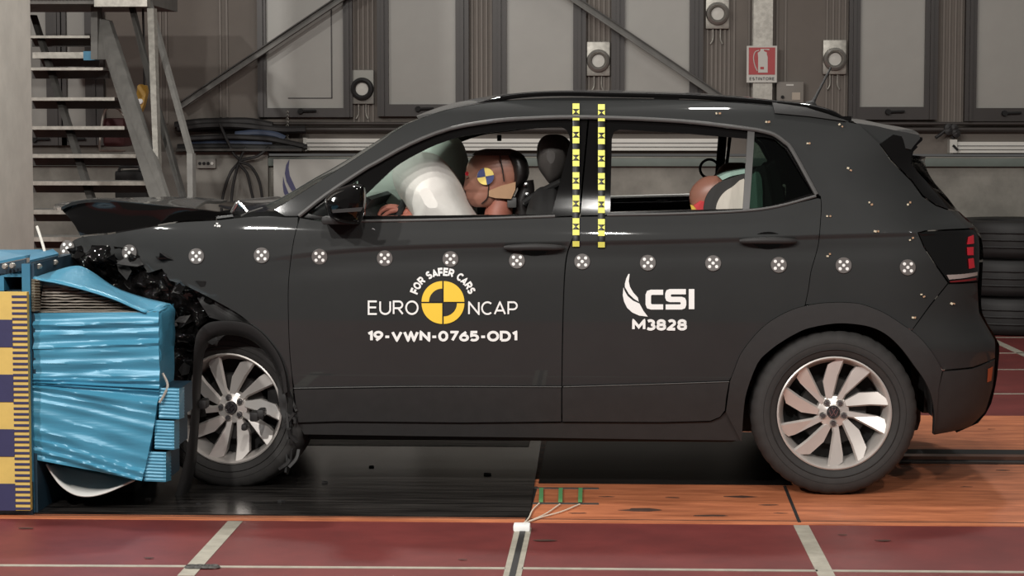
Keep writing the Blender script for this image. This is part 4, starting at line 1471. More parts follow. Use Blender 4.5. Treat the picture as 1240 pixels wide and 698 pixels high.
def text_decal(name, s, x0, x1, y0, y1, m, par, th=.12, gap=.18, ws=1.):
    vs, fs, a, b, c, d = stroke_text(s, th, gap, ws)
    out = []
    for iv, v in enumerate(vs):
        q = side(x0 + (v.x - a) / (b - a) * (x1 - x0), y1 + (v.y - c) / (d - c) * (y0 - y1))
        out.append(Vector((q.x, S0(q.x, q.y) - .004 - .00012 * ((iv // 4) % 9), q.y)))
    mb = MB().add(out, fs, False)
    o_ = mb.build(name, m, par, recalc=False)
    return o_


text_decal('lettering', 'EURO', 445.5, 507, 364, 381.5, WHITE, front_door, .13, .13, 1.2)
text_decal('lettering', 'NCAP', 567, 627, 364.5, 382, WHITE, front_door, .13, .12, 1.2)
text_decal('lettering', '19-VWN-0765-OD1', 445.5, 626.5, 400, 414.5, WHITE, front_door, .24, .05, 1.1)
text_decal('lettering', 'M3828', 765.5, 832, 386, 400.5, WHITE, rear_door, .25, .06, 1.25)
# arc of letters
CX, CY = 536.5, 366.5
mbt = MB()
word = 'FOR SAFER CARS'
adv = {'F': .82, 'O': 1.12, 'R': .98, ' ': .55, 'S': .92, 'A': 1.0, 'E': .85, 'C': .95}
tot = sum(adv[ch] for ch in word)
span = R(146)
acc = 0
glyph = {ch: stroke_text(ch, .24, .1) for ch in set(word) if ch != ' '}
for ch in word:
    w = adv[ch] / tot * span
    an = R(90) + span / 2 - acc - w / 2
    acc += w
    if ch == ' ':
        continue
    vs, fs, a, b, c, d = glyph[ch]
    hh = 9.9
    ww = w * 36 * .93
    out = []
    for iv, v in enumerate(vs):
        lx = ((v.x - a) / (b - a) - .5) * ww
        ly = 32.3 + (v.y - c) / (d - c) * hh
        px = CX + ly * cos(an) + lx * sin(an)
        py = CY - ly * sin(an) + lx * cos(an)
        q = side(px, py)
        out.append(Vector((q.x, S0(q.x, q.y) - .004 - .00012 * ((iv // 4) % 9), q.y)))
    mbt.add(out, fs, False)
o = mbt.build('arched_lettering', WHITE, front_door, recalc=False)


def arcp(r, a0, a1, n=12):
    return [(CX + r * cos(R(a0 + (a1 - a0) * k / n)), CY - r * sin(R(a0 + (a1 - a0) * k / n))) for k in range(n + 1)]


def shift(pl, dx, dy):
    return [(x + dx, y + dy) for x, y in pl]


g_ = .9
r1, r2 = 25.0, 16.0
quads = [shift(arcp(r1, 0, 90) + [(CX, CY)], g_, -g_), shift(arcp(r1, 180, 270) + [(CX, CY)], -g_, g_),
         shift(arcp(r1, 90, 180) + arcp(r2, 90, 180)[::-1], -g_, -g_), shift(arcp(r1, 270, 360) + arcp(r2, 270, 360)[::-1], g_, g_)]
emb = decal('round_emblem', quads, YELLOW, front_door)
decal('emblem_black_quarter', [shift(arcp(r2 - .3, 90, 180) + [(CX, CY)], -g_, -g_), shift(arcp(r2 - .3, 270, 360) + [(CX, CY)], g_, g_)], TAPEK, emb)
C_ = [(803, 351), (788, 351), (783.5, 352.5), (781.7, 357), (781.7, 369), (783.5, 373.5), (788, 375), (803, 375), (803, 368.7), (789.5, 368.7), (788.3, 367.5), (788.3, 358.3), (789.5, 357.2), (803, 357.2)]
S_ = [(830.5, 350.2), (811, 350.2), (807, 351.7), (805.5, 355.5), (805.5, 361), (807, 364.5), (811, 366), (823.5, 366), (824.3, 367), (824.3, 368), (823.5, 368.8), (806, 368.8), (806, 375), (825.5, 375), (829.5, 373.5), (831, 369.5), (831, 364.5), (829.5, 361), (825.5, 359.6), (813.2, 359.6), (812.3, 358.7), (812.3, 357.4), (813.2, 356.6), (830.5, 356.6)]
I_ = [(834, 350.2), (840.8, 350.2), (840.8, 374.5), (834, 374.5)]
decal('lettering', [C_, S_, I_], WHITE, rear_door)
def sw(pts):
    return [(720 + x / 5.37, 300 + y / 5.37) for x, y in pts]
decal('swoosh_logo', [sw([(220, 171), (206, 200), (197, 235), (197, 256), (222, 300), (255, 332), (287, 352), (281, 325), (250, 290), (230, 255), (222, 220), (228, 172)]),
                      sw([(188, 258), (183, 310), (192, 352), (212, 392), (245, 422), (290, 442), (346, 449), (318, 412), (292, 364), (250, 345), (215, 315), (196, 282)])], WHITE, rear_door)

# dotted round targets along the side
def place(o, px, py, off=-.004):
    q = side(px, py)
    y = S(q.x, q.y)
    e = .01
    n = Vector(((S(q.x + e, q.y) - S(q.x - e, q.y)) / (2 * e), -1, (S(q.x, q.y + e) - S(q.x, q.y - e)) / (2 * e))).normalized()
    o.location = Vector((q.x, y, q.y)) + n * (-off) - W0(car)
    o.rotation_euler = (-n).to_track_quat('Y', 'Z').to_euler()
ts = MB().lathe([(0, -.001), (.030, -.001), (.031, .0), (.031, .0035)], 28, 'Y').build('target_sticker', DOTG, car, local=True)
for dx, dz in ((0, 0), (-.0135, .0135), (.0135, .0135), (-.0135, -.0135), (.0135, -.0135)):
    MB().lathe([(0, -.0025), (.0062, -.0022), (.0065, -.001)], 12, 'Y', (dx, 0, dz)).build('white_dot', WHITE, ts, local=True)
for k, (px, py) in enumerate(((83, 301), (158, 306), (238, 310.5), (317, 309.5), (387, 311), (466, 313), (545.5, 314), (626, 316), (705, 317), (784.5, 318.5), (863.5, 319), (943, 321), (1021.5, 321.5), (1099, 324))):
    o = ts if k == 0 else copy_tree(ts, car)
    place(o, px, py, -.012 if px < 200 else -.004)
# checkered yellow tapes over the centre pillar
def tapestrip(px, ys):
    hw = 4.1
    base = []
    for k in range(29):
        y = ys[0] + (ys[1] - ys[0]) * k / 28
        r = []
        for sx in (-hw, hw):
            q = side(px + sx, y)
            r.append(Vector((q.x, S0(q.x, q.y) - .006, q.y)))
        base.append(r)
    t = MB().grid(base).build('measuring_tape', TAPEK, car)
    t.modifiers.new('thickness', 'SOLIDIFY').thickness = .002
    y = ys[0]
    k = 0
    while y < ys[1] - 4:
        def q3(a, b, off=-.0082):
            q = side(px + a, b)
            return Vector((q.x, S0(q.x, q.y) + off, q.y))
        if k % 2 == 0:
            m = TAPEY
            MB().add([q3(-hw, y + 6.9), q3(hw, y + 6.9), q3(hw, y + .3), q3(-hw, y + .3)], [(0, 1, 2, 3)], False).build('tape_square', m, t)
        elif k % 4 == 1:
            m = TAPEY
            MB().add([q3(-hw, y + 6.6), q3(-.6, y + 3.5), q3(-hw, y + .4), q3(hw, y + 6.6), q3(hw, y + .4), q3(.6, y + 3.5)], [(0, 1, 2), (3, 4, 5)], False).build('tape_mark', m, t)
        y += 6.95
        k += 1
tapestrip(697.5, (125, 299.5))
tapestrip(728.3, (126, 300.5))
# small cream, orange and white marks on the body side
chipm = [mat('cream_mark', (200, 188, 164), .6), mat('orange_mark', (164, 132, 104), .6), WHITE]
for px, py in ((869.5, 136), (929, 149), (1018, 152), (979, 175), (1028.5, 205), (1054, 246.5), (1101, 246.5), (1061.5, 281.5), (1103.5, 289.5), (1003.5, 260.5), (1003, 309), (1117, 358), (1153.5, 366.5), (1126, 429), (1106.5, 386), (262, 272), (265, 275)):
    for k in range(2):
        q = side(px + (k * 3 - 1.5) + rnd.uniform(-.6, .6), py + (k * 2.6 - 1.3) * rnd.choice([-1, 1]))
        y = S0(q.x, q.y)
        w, h = rnd.uniform(.003, .0055), rnd.uniform(.0025, .004)
        MB().box((q.x - w, y - .007, q.y - h), (q.x + w, y - .004, q.y + h), Matrix.Rotation(rnd.uniform(-.6, .6), 3, 'Y')).build('small_mark', chipm[k] if px > 300 else WHITE, car)

# ------------------------------------------------------------------ car interior
# far belt trims already mirrored; dashboard, steering wheel, airbags, seats
a = P(372, 262, .4); b = P(452, 240, .4)
mb = MB()
pf = [P(x, y, .35) for x, y in ((385, 300), (385, 278), (408, 268), (426, 256), (440, 240), (450, 237), (456, 240), (448, 252), (462, 264), (470, 290), (460, 330))]
MB().prism([(p.x, p.z) for p in pf], .16, CARW - .16).build('dashboard', INTER, car)
# steering wheel
sc_ = P(483, 268, .5)
tilt = Matrix.Rotation(R(24), 3, 'Y')
ring = [sc_ + tilt @ Vector((0, .185 * cos(2 * pi * k / 40), .185 * sin(2 * pi * k / 40))) for k in range(41)]
sw_ = MB().tube(ring, .015, 10, caps=False).build('steering_wheel', INTER, car)
for an in (0, 180, 270):
    MB().bar(sc_, sc_ + tilt @ Vector((0, .18 * cos(R(an)), .18 * sin(R(an)))), .03, .02).build('wheel_spoke', INTER, sw_)
MB().tube([sc_, sc_ - Vector((.4, 0, .12))], .03, 10).build('steering_column', INTER, sw_)


def blob(outl, Y0, Y1, name, m, par, exp=.5, n=12, wr=.0, wf=9, shear=0):
    """inflated pillow from a side outline, thickness in y"""
    pts = cr([Vector((*p, 0)) for p in outl] + [Vector((*outl[0], 0))], 4)[:-1]
    Ym = (Y0 + Y1) / 2
    w = [P(p.x, p.y, Ym) for p in pts]
    c = sum(w, Vector()) / len(w)
    rows = []
    for k in range(n + 1):
        t = -1 + 2 * k / n
        s = max(.02, (1 - abs(t) ** 2.4)) ** exp
        r = []
        for p in w + [w[0]]:
            q = Vector((c.x + (p.x - c.x) * s, Ym + (Y1 - Y0) / 2 * t, c.z + (p.z - c.z) * s))
            if wr:
                q += (q - c).normalized() * wr * noise.noise(q * wf)
            r.append(q)
        rows.append(r)
    mb = MB().grid(rows)
    mb.add(rows[0][:-1], [tuple(range(len(w)))])
    mb.add(rows[-1][:-1], [tuple(range(len(w)))])
    return mb.build(name, m, par, sharp=70)


ab = blob([(478, 205), (484, 196), (500, 187), (516, 185.5), (532, 190), (545, 203), (556, 219), (566, 242), (576, 258), (584, 275), (580, 300), (540, 305), (512, 285), (500, 263), (489, 243), (480, 228), (476, 215)], .22, .78, 'driver_airbag', AIRBAG, car, .42, 16, .012, 10)
blob([(430, 235), (440, 215), (470, 195), (510, 172), (540, 163), (556, 168), (566, 185), (572, 215), (575, 250), (570, 290), (500, 300), (430, 290)], .95, 1.55, 'passenger_airbag', AIRBAG2, car, .4, 14, .015, 6)


def seat(Yc, dx=0., back=True):
    t = 'front_seat'
    bk = blob([(636 + dx, 262), (642 + dx, 240), (652 + dx, 228), (664 + dx, 226), (676 + dx, 230), (694 + dx, 300), (712 + dx, 400), (706 + dx, 440), (680 + dx, 445), (660 + dx, 400)], Yc - .24, Yc + .24, 'front_seat', INTER, car, .3, 12)
    blob([(540 + dx, 410), (560 + dx, 400), (640 + dx, 398), (690 + dx, 415), (690 + dx, 450), (600 + dx, 455), (545 + dx, 440)], Yc - .25, Yc + .25, 'cushion', INTER, bk, .3)
    blob([(650 + dx, 190), (651 + dx, 176), (656 + dx, 167), (664 + dx, 163), (674 + dx, 163.5), (682 + dx, 168), (688 + dx, 178), (688 + dx, 200), (680 + dx, 218), (668 + dx, 224), (658 + dx, 213), (652 + dx, 203)], Yc - .13, Yc + .13, 'headrest', mat('headrest_grey', (62, 59, 57), .7), bk, .35)
    for s in (-.06, .06):
        MB().tube([P(668 + dx, 222, Yc + s), P(672 + dx, 240, Yc + s)], .007, 8).build('headrest_post', CHROME, bk)
    return bk
seat(.47)
seat(1.29, 5)
# rear bench
rb = blob([(945, 262), (960, 250), (985, 258), (1010, 300), (1030, 400), (1020, 440), (985, 440), (965, 350)], .22, CARW - .22, 'rear_seat', INTER, car, .12)
blob([(850, 400), (870, 392), (960, 395), (990, 410), (985, 450), (870, 450)], .22, CARW - .22, 'cushion', INTER, rb, .12)
for Yc in (.42, CARW - .42):
    blob([(927, 206), (930, 193), (940, 186), (950, 190), (955, 203), (953, 218), (944, 225), (933, 222)], Yc - .12, Yc + .12, 'headrest', INTER, rb, .35)
    MB().tube([P(944, 222, Yc), P(955, 262, Yc)], .009, 8).build('headrest_post', BLACK, rb)
# grab handle and visor bits at the far window
MB().bbox(P(603, 171, 1.5) - Vector((.004, .01, .0)), P(606, 166, 1.5) + Vector((.004, .03, .01)), .004).build('coat_hook', INTER, car)
# pale tube painted as the glint on the far belt
q0, q1 = side(437, 268), side(990, 238)
MB().tube([Vector((side(x, y).x, CARW - S0(*side(x, y)) - .02, side(x, y).y + .006)) for x, y in ((437, 268), (582, 265), (735, 260), (900, 255.5), (960, 245))], .014, 8).build('far_belt_glint', mat('painted_glint', (210, 210, 206), .3, .3), car)
# inner door linings
for s_ in (0, 1):
    for pl in ([(372, 276), (437, 272), (672, 266), (690, 300), (681, 400), (681, 505), (362, 505)], [(702, 264), (820, 262), (940, 256), (985, 250), (975, 360), (900, 420), (880, 500), (684, 505)]):
        mb, nn = panel_geo(pl, surf=lambda x, z: S0(x, z) + .07, th=.02, step=.08, crease=False, mirror=bool(s_))
        mb.build('door_lining', INTER, car, normals=nn)
# belt strap and seat-side equipment behind the dummy's neck
MB().tube(cr([P(634, 246, .42), P(646, 238, .42), P(660, 230, .40), P(680, 220, .36)]), .014, 8).build('belt_guide', BLACK, car)
MB().tube([P(871, 214, 1.45), P(875, 165, 1.5)], .02, 8, sq=(.6, 1)).build('far_pillar_belt', BLACK, car)
ring = [P(859, 204.5, 1.42) + Vector((.042 * cos(2 * pi * k / 24), 0, .042 * sin(2 * pi * k / 24))) for k in range(25)]
MB().tube(ring, .006, 8, caps=False).build('cable_loop', BLACK, car)

# ------------------------------------------------------------------ crash test dummies and child seats
def skin_mesh(verts, edges, radii, sub=2):
    me = bpy.data.meshes.new('sk')
    me.from_pydata(verts, edges, [])
    o = bpy.data.objects.new('sk', me)
    COL.objects.link(o)
    m = o.modifiers.new('s', 'SKIN')
    for i, r in enumerate(radii):
        sv = me.skin_vertices[0].data[i]
        sv.radius = (r, r) if not isinstance(r, tuple) else r
        sv.use_root = (i == 0)
    m.use_smooth_shade = True
    if sub:
        s = o.modifiers.new('u', 'SUBSURF')
        s.levels = s.render_levels = sub
    dg = bpy.context.evaluated_depsgraph_get()
    dg.update()
    r = bpy.data.meshes.new_from_object(o.evaluated_get(dg))
    mb = MB().add([v.co.copy() for v in r.vertices], [tuple(p.vertices) for p in r.polygons])
    bpy.data.objects.remove(o)
    bpy.data.meshes.remove(me)
    bpy.data.meshes.remove(r)
    return mb


def head_mesh(levels, Yc, hw):
    """levels: (py, front px, back px, width factor)"""
    rows = []
    lev = levels
    for py, fx, bx, wf in lev:
        a, b = P(fx, py, Yc), P(bx, py, Yc)
        c = (a + b) / 2
        L = (b.x - a.x) / 2
        r = []
        for k in range(33):
            an = 2 * pi * k / 32
            cx, sy = cos(an), sin(an)
            px_ = abs(cx) ** .85 * (1 if cx >= 0 else -1)
            w = hw * wf * (1 - .18 * max(0, -cx))
            r.append(Vector((c.x + L * px_, Yc + w * sy, c.z)))
        rows.append(r)
    mb = MB().grid(rows)
    mb.add(rows[0][:-1], [tuple(range(32))])
    mb.add(rows[-1][:-1], [tuple(range(32))])
    return mb


YH = .50
pel = P(655, 405, YH)
dummy = thing('crash_test_dummy', 'driver crash test dummy with brown head pressed against the white airbag', 'dummy', pel - Vector((0, 0, .1)))
LV = [(181.3, 594, 608, .25), (182.5, 586, 616, .5), (185, 578.5, 622, .7), (189, 573, 627, .84), (195, 567.5, 631, .95), (202, 565, 633, 1.0), (209, 564, 633.5, 1.02), (215, 563.2, 633, 1.0), (220, 562.5, 631, .97),
      (224.5, 561.6, 628, .94), (228, 560.6, 626, .92), (230, 561, 625, .90), (231.5, 563.5, 623, .88), (234, 563.8, 619, .86), (236, 563.2, 616, .85), (238, 564.2, 613, .83), (240, 563.8, 610, .81), (242, 565.8, 608, .78), (245, 567.5, 604, .72), (248.5, 570, 600, .62), (250.8, 574, 594, .42)]
head = head_mesh(LV, YH, .078).build('head', SKIN, dummy, sharp=70)
# rear skull cap and joint line
capl = [(184, 608, 628, .62), (188, 612, 634, .84), (194, 615, 638, .96), (202, 618, 640.5, 1.02), (210, 620, 641, 1.03), (217, 621, 639, 1.0), (222, 621, 635, .9), (227, 620, 630, .7)]
head_mesh(capl, YH, .083).build('skull_cap', CAP, dummy, sharp=60)
topc = [(180.2, 588, 618, .4), (182.5, 578, 626, .75), (185.2, 574, 630, .86), (188, 571.5, 633, .93), (188.2, 576, 630, .8)]
head_mesh(topc, YH, .080).build('top_cap', mat('dummy_cap_brown', (62, 40, 34), .35), dummy, sharp=60)
MB().tube(cr([P(604, 182, YH - .045), P(606, 192, YH - .078), P(608.5, 206, YH - .084), P(610.5, 220, YH - .081)]), .0028, 6).build('skull_joint', CAP, dummy)
MB().tube(cr([P(592, 222, YH - .075), P(591.5, 230, YH - .074), P(590, 240, YH - .068), P(583, 247, YH - .06)]), .0026, 6).build('jaw_joint', CAP, dummy)
# ear-side cheek foam
mb = MB().prism([(p.x, p.z) for p in (P(x, y, YH - .07) for x, y in ((592, 231), (607, 225), (624.5, 220.5), (624, 230), (619, 241), (600, 240), (592, 238)))], YH - .074, YH + .074)
mb.build('neck_foam', TAN, dummy)
# face target
tc_ = P(588, 213.7, YH - .085)
tgt = MB().lathe([(0, -.002), (.0345, -.002), (.035, .0), (.03, .012)], 32, 'Y', tc_).build('head_target', YELV, dummy)
for a0 in (100, 280):
    n = 10
    pl = [(tc_.x, tc_.z)] + [(tc_.x + .0345 * cos(R(a0 + 90 * k / n)), tc_.z + .0345 * sin(R(a0 + 90 * k / n))) for k in range(n + 1)]
    MB().prism(pl, tc_.y - .0045, tc_.y - .002).build('blue_quarter', BLUEV, tgt)
for yy, rr_ in ((210.5, .004),):
    c = P(565.5, 210.5, YH - .03)
    MB().lathe([(0, -.004), (.008, -.003), (.009, .004)], 12, 'Y', c).build('red_mark', REDL, dummy)
for s in (-1, 1):
    c = P(566.5, 215, YH + s * .032)
    MB().lathe([(0, -.006), (.006, -.004), (.008, 0), (.006, .004), (0, .006)], 12, 'X', c).build('eye', mat('dummy_eye', (92, 60, 50), .4), dummy)
# neck: reddish lower neck, black rubber and bracket behind
MB().tube(cr([P(604, 236, YH), P(606, 248, YH), P(603, 262, YH), P(602, 285, YH)]), [.052 + .013 * k / 15 for k in range(16)], 20, sq=(1, .95)).build('neck', mat('neck_red', (156, 96, 80), .5, 0, .15, 20), dummy)
MB().bbox(P(614, 252, YH - .06), P(627, 238, YH + .06), .008).build('neck_bracket', SATIN, dummy)
MB().tube(cr([P(636, 219, YH), P(637, 232, YH), P(632, 246, YH), P(636, 270, YH)]), .035, 14).build('neck_rubber', CAP, dummy)
for x, y in ((637, 224), (638, 236), (636, 247)):
    MB().lathe([(0, -.008), (.009, -.006), (.01, .004)], 12, 'Y', P(x, y, YH - .045)).build('neck_bolt', CHROME, dummy)
# seated body, one continuous figure
def yl(px, py, Y):
    return tuple(P(px, py, Y))
V_ = [yl(660, 408, YH), yl(648, 360, YH), yl(628, 310, YH), yl(612, 283, YH), yl(620, 290, YH - .17), yl(575, 335, YH - .23), yl(508, 276, YH - .15), yl(500, 262, YH - .14),
      yl(620, 290, YH + .17), yl(575, 335, YH + .23), yl(508, 290, YH + .15), yl(650, 410, YH - .1), yl(520, 395, YH - .13), yl(440, 480, YH - .12), yl(410, 500, YH - .12),
      yl(650, 410, YH + .1), yl(520, 395, YH + .13), yl(440, 480, YH + .12), yl(410, 500, YH + .12)]
E_ = [(0, 1), (1, 2), (2, 3), (2, 4), (4, 5), (5, 6), (6, 7), (2, 8), (8, 9), (9, 10), (0, 11), (11, 12), (12, 13), (13, 14), (0, 15), (15, 16), (16, 17), (17, 18)]
R_ = [.14, .15, .15, .07, .065, .05, .035, .03, .065, .05, .035, .09, .075, .05, .04, .09, .075, .05, .04]
skin_mesh(V_, E_, R_, 2).build('body', mat('dummy_suit', (120, 134, 132), .8, 0, .15, 10), dummy)
# left hand on the steering wheel rim
YHn = YH - .15
def h3(px, py, dy=0.):
    return tuple(P(px, py, YHn + dy))
HV = [h3(507, 266), h3(497, 261.5), h3(486, 256.5)]
HR_ = [.024, .026, .024]
HE = [(0, 1), (1, 2)]
fing = [(-.034, [(479, 255), (471, 257), (464, 262), (462, 267)]), (-.012, [(478, 251.5), (468, 252.5), (460.5, 256.5), (458, 262)]), (.011, [(479, 250.5), (470, 250), (463, 252.5), (460, 257)]), (.033, [(481, 250.5), (473, 249.5), (467, 251.5), (464, 255)])]
for dy, pts in fing:
    k = len(HV)
    HV.append(h3(486, 255, dy * .7)); HR_.append(.0105); HE.append((2, k))
    for j, (x, y) in enumerate(pts):
        HV.append(h3(x, y, dy)); HR_.append((.0105, .0095, .0088, .0075)[j]); HE.append((k + j, k + j + 1))
k = len(HV)
for j, (x, y, dy) in enumerate(((492, 262, -.03), (484, 264.5, -.045), (476, 267, -.045))):
    HV.append(h3(x, y, dy)); HR_.append((.0125, .011, .009)[j]); HE.append((1 if j == 0 else k + j - 1, k + j))
skin_mesh(HV, HE, HR_, 2).build('hand', SKINR, dummy)

# child seat with dummy behind the driver
YC = .46
cs = thing('child_restraint', 'child seat with white side wing and black rim behind the rear door', 'child seat', P(930, 400, YC))
def extr(pts, Y0, Y1, name, m, par, n=4):
    q = cr([Vector((*p, 0)) for p in pts], n)
    return MB().prism([(w.x, w.z) for w in (P(p.x, p.y, (Y0 + Y1) / 2) for p in q)], Y0, Y1).build(name, m, par)
extr([(851, 262), (853, 245), (858, 233), (868, 223), (884, 216), (906, 209.5), (930, 206), (930, 300), (851, 300)], YC - .21, YC - .17, 'side_wing', mat('seat_charcoal', (46, 45, 44), .75), cs)
extr([(866, 262), (868, 247), (875, 235), (886, 227), (904, 221), (906, 300), (866, 300)], YC - .222, YC - .20, 'wing_lining', mat('lining_white', (214, 206, 194), .8, 0, .12, 18, stretch=(3, 1, .4)), cs)
extr([(907, 300), (908, 220), (922, 216), (923, 300)], YC - .222, YC - .20, 'label_panel', mat('lining_green', (150, 178, 166), .7), cs)
extr([(851, 262), (858, 233), (884, 216), (930, 206), (930, 300), (851, 300)], YC + .17, YC + .21, 'side_wing', mat('seat_charcoal', (0, 0, 0)), cs)
extr([(905, 210), (920, 206), (940, 212), (960, 400), (900, 420), (890, 400), (912, 380)], YC - .19, YC + .19, 'back_shell', mat('seat_charcoal', (0, 0, 0)), cs)
extr([(868, 213), (880, 208), (902, 204), (902, 208), (884, 212), (872, 217)], YC - .17, YC + .17, 'top_pad', mat('lining_green', (0, 0, 0)), cs)
cd_ = thing('child_dummy', 'child crash test dummy with bowed brown head and red yellow face mark', 'dummy', P(880, 400, YC))
LV2 = [(213, 858, 884, .4), (215.5, 850, 892, .7), (220, 844, 896, .88), (226, 838.5, 897, .98), (233, 835, 896, 1.0), (240, 834.5, 893, .98), (246, 835.5, 888, .93), (251, 838, 880, .85), (256, 841, 872, .72), (260, 846, 866, .5)]
hd2 = head_mesh(LV2, YC, .07).build('head', SKIN, cd_, sharp=70)
c = [P(x, y, YC - .062) for x, y in ((840, 249), (848, 243), (853, 244), (852, 254), (846, 258))]
MB().prism([(p.x, p.z) for p in c], YC - .072, YC - .03).build('red_face_mark', mat('mark_red', (206, 62, 66), .5), cd_)
c = [P(x, y, YC - .062) for x, y in ((836, 248), (840, 249.5), (846, 256), (842, 259), (838, 256))]
MB().prism([(p.x, p.z) for p in c], YC - .066, YC - .02).build('yellow_face_mark', mat('mark_yellow', (214, 180, 70), .5), cd_)
skin_mesh([yl(905, 400, YC), yl(900, 340, YC), yl(890, 285, YC), yl(872, 262, YC), yl(890, 292, YC - .12), yl(850, 340, YC - .14), yl(800, 350, YC - .1), yl(890, 292, YC + .12), yl(850, 340, YC + .14), yl(800, 350, YC + .1), yl(820, 395, YC - .08), yl(790, 450, YC - .08), yl(820, 395, YC + .08), yl(790, 450, YC + .08)],
          [(0, 1), (1, 2), (2, 3), (2, 4), (4, 5), (5, 6), (2, 7), (7, 8), (8, 9), (0, 10), (10, 11), (0, 12), (12, 13)], [.1, .105, .1, .05, .05, .04, .03, .05, .04, .03, .06, .045, .06, .045], 2).build('body', mat('dummy_suit', (0, 0, 0)), cd_)
# second child dummy head on the far side
YC2 = 1.28
cd2 = thing('child_dummy', 'farther child dummy with only the brown crown of its head showing behind the child seat', 'dummy', P(900, 400, YC2))
head_mesh([(197, 882, 900, .5), (199, 876, 906, .75), (203, 871, 911, .92), (209, 868, 914, 1.0), (218, 866, 915, 1.0), (228, 866, 913, .95), (240, 869, 905, .8), (248, 875, 898, .55)], YC2, .07).build('head', mat('dummy_brown', (110, 78, 58), .45), cd2)
skin_mesh([yl(905, 380, YC2), yl(900, 320, YC2), yl(893, 270, YC2), yl(890, 250, YC2), yl(820, 380, YC2 - .08), yl(820, 380, YC2 + .08)], [(0, 1), (1, 2), (2, 3), (0, 4), (0, 5)], [.1, .105, .09, .05, .06, .06], 2).build('body', mat('dummy_suit', (0, 0, 0)), cd2)

# ------------------------------------------------------------------ deformable barrier at left
YF = -.50
bar_ = thing('steel_barrier', 'blue steel barrier frame at the left picture edge behind the scale board', 'barrier', (P(20, 600, YF).x, YF, 0))
pa, pb_ = P(33.5, 618, YF), P(41, 319, YF)
MB().box((pa.x, YF, 0), (pb_.x, .25, pb_.z)).build('face_plate', BLUED, bar_)
MB().box((pa.x - .004, YF - .012, 0), (pb_.x - .012, YF, pb_.z - .002)).build('plate_edge', BLUES, bar_)
a, b = P(-120, 620, YF + .05), P(33.5, 335, YF + .05)
# hollow box beam below the angle: sides with dark opening
MB().box((a.x, YF + .06, 0), (pa.x, 1.0, P(0, 353, YF).z)).build('support_block', BLUED, bar_)
z0, z1 = P(0, 353, YF).z, P(0, 336, YF).z
MB().box((a.x, YF + .02, z1), (pa.x, YF + .6, z1 + .012)).build('box_beam', BLUES, bar_)
MB().box((a.x, YF + .02, z0), (P(3, 350, YF).x, YF + .6, z1)).build('box_beam', BLUES, bar_)
MB().box((P(30, 350, YF).x, YF + .02, z0), (pa.x, YF + .6, z1)).build('box_beam', BLUES, bar_)
MB().box((a.x, YF + .5, z0), (pa.x, YF + .52, z1)).build('beam_back', BLACK, bar_)
# steel angle running backwards from the corner
def quad3(name, pts, th, m, par):
    v = [P(*p) for p in pts]
    nr = (v[1] - v[0]).cross(v[3] - v[0]).normalized() * th
    MB().add(v + [p + nr for p in v], [(0, 1, 2, 3), (7, 6, 5, 4), (0, 4, 5, 1), (1, 5, 6, 2), (2, 6, 7, 3), (3, 7, 4, 0)], False).build(name, m, par)
quad3('angle_web', [(-8, 336, YF + .02), (31, 327, YF + .02), (31, 314, YF + .02), (-8, 322, YF + .02)], -.012, BLUED, bar_)
quad3('angle_flange', [(-8, 321, YF + .02), (31, 313, YF + .02), (62, 306, 1.0), (-8, 305, 1.0)], .01, BLUES, bar_)
quad3('top_beam', [(-20, 318, 1.05), (48, 311, 1.05), (48, 303, 1.05), (-20, 304, 1.05)], -.05, BLUES, bar_)
quad3('angle_web', [(38, 336, YF - .0), (70, 327, YF + .35), (70, 310, YF + .35), (38, 318, YF - .0)], -.012, BLUED, bar_)
quad3('angle_flange', [(36, 318, YF - .0), (71, 309.5, YF + .4), (64, 304, YF + .6), (36, 311, YF + .3)], .008, BLUES, bar_)
for x, y, Y in ((47, 323, YF + .08), (66.5, 318, YF + .32), (6, 323, YF - .0), (15, 322, YF)):
    MB().lathe([(0, -.012), (.008, -.012), (.011, -.006), (.011, .01)], 8, 'Y', P(x, y, Y - .02)).build('bolt', GALV, bar_)
MB().tube(cr([P(45, 275, .2), P(50, 290, .1), P(54, 304, .0), P(55, 308, -.02)]), .006, 7).build('wire', SIGNW, bar_)

# scale board
YR = -.56
rb_ = thing('scale_board', 'yellow and blue checkered scale board standing at the left edge', 'scale', P(18, 618, YR))
xl_, xr_ = P(-14, 480, YR).x, P(34.5, 480, YR).x
xm = P(16.5, 480, YR).x
zt, zb = P(10, 354, YR).z, P(10, 618.5, YR).z
MB().box((xl_, YR, zb), (xr_, YR + .03, zt)).build('board', RULY, rb_)
H_ = .1015
z = zt - H_
while z > zb:
    MB().box((xl_, YR - .003, max(zb, z - H_)), (xm, YR, z)).build('blue_square', RULB, rb_)
    z -= 2 * H_
z = zt - .012
while z > zb + .01:
    MB().box((xm, YR - .003, z - .0085), (xr_, YR, z)).build('tick_bar', RULB, rb_)
    z -= .0207
MB().box((xl_, YR + .03, 0), (xr_, YR + .06, zb + .1)).build('foot', BLUED, rb_)

# honeycomb block
hb = thing('honeycomb_barrier', 'crumpled bright blue aluminium honeycomb barrier pressed against the car front', 'barrier', P(115, 600, -.3))
r5 = random.Random(11)
# pleated sheet facing the camera
NV, NU = 118, 40
kn = [0.]
while kn[-1] < 1:
    kn.append(kn[-1] + r5.choice([.012, .016, .02, .03, .035, .05]))
kd = [(.0 if i % 2 else 1) * r5.uniform(.35, 1) * .016 + r5.uniform(-.004, .004) for i in range(len(kn))]
ks_ = [r5.uniform(-.05, .05) for _ in kn]


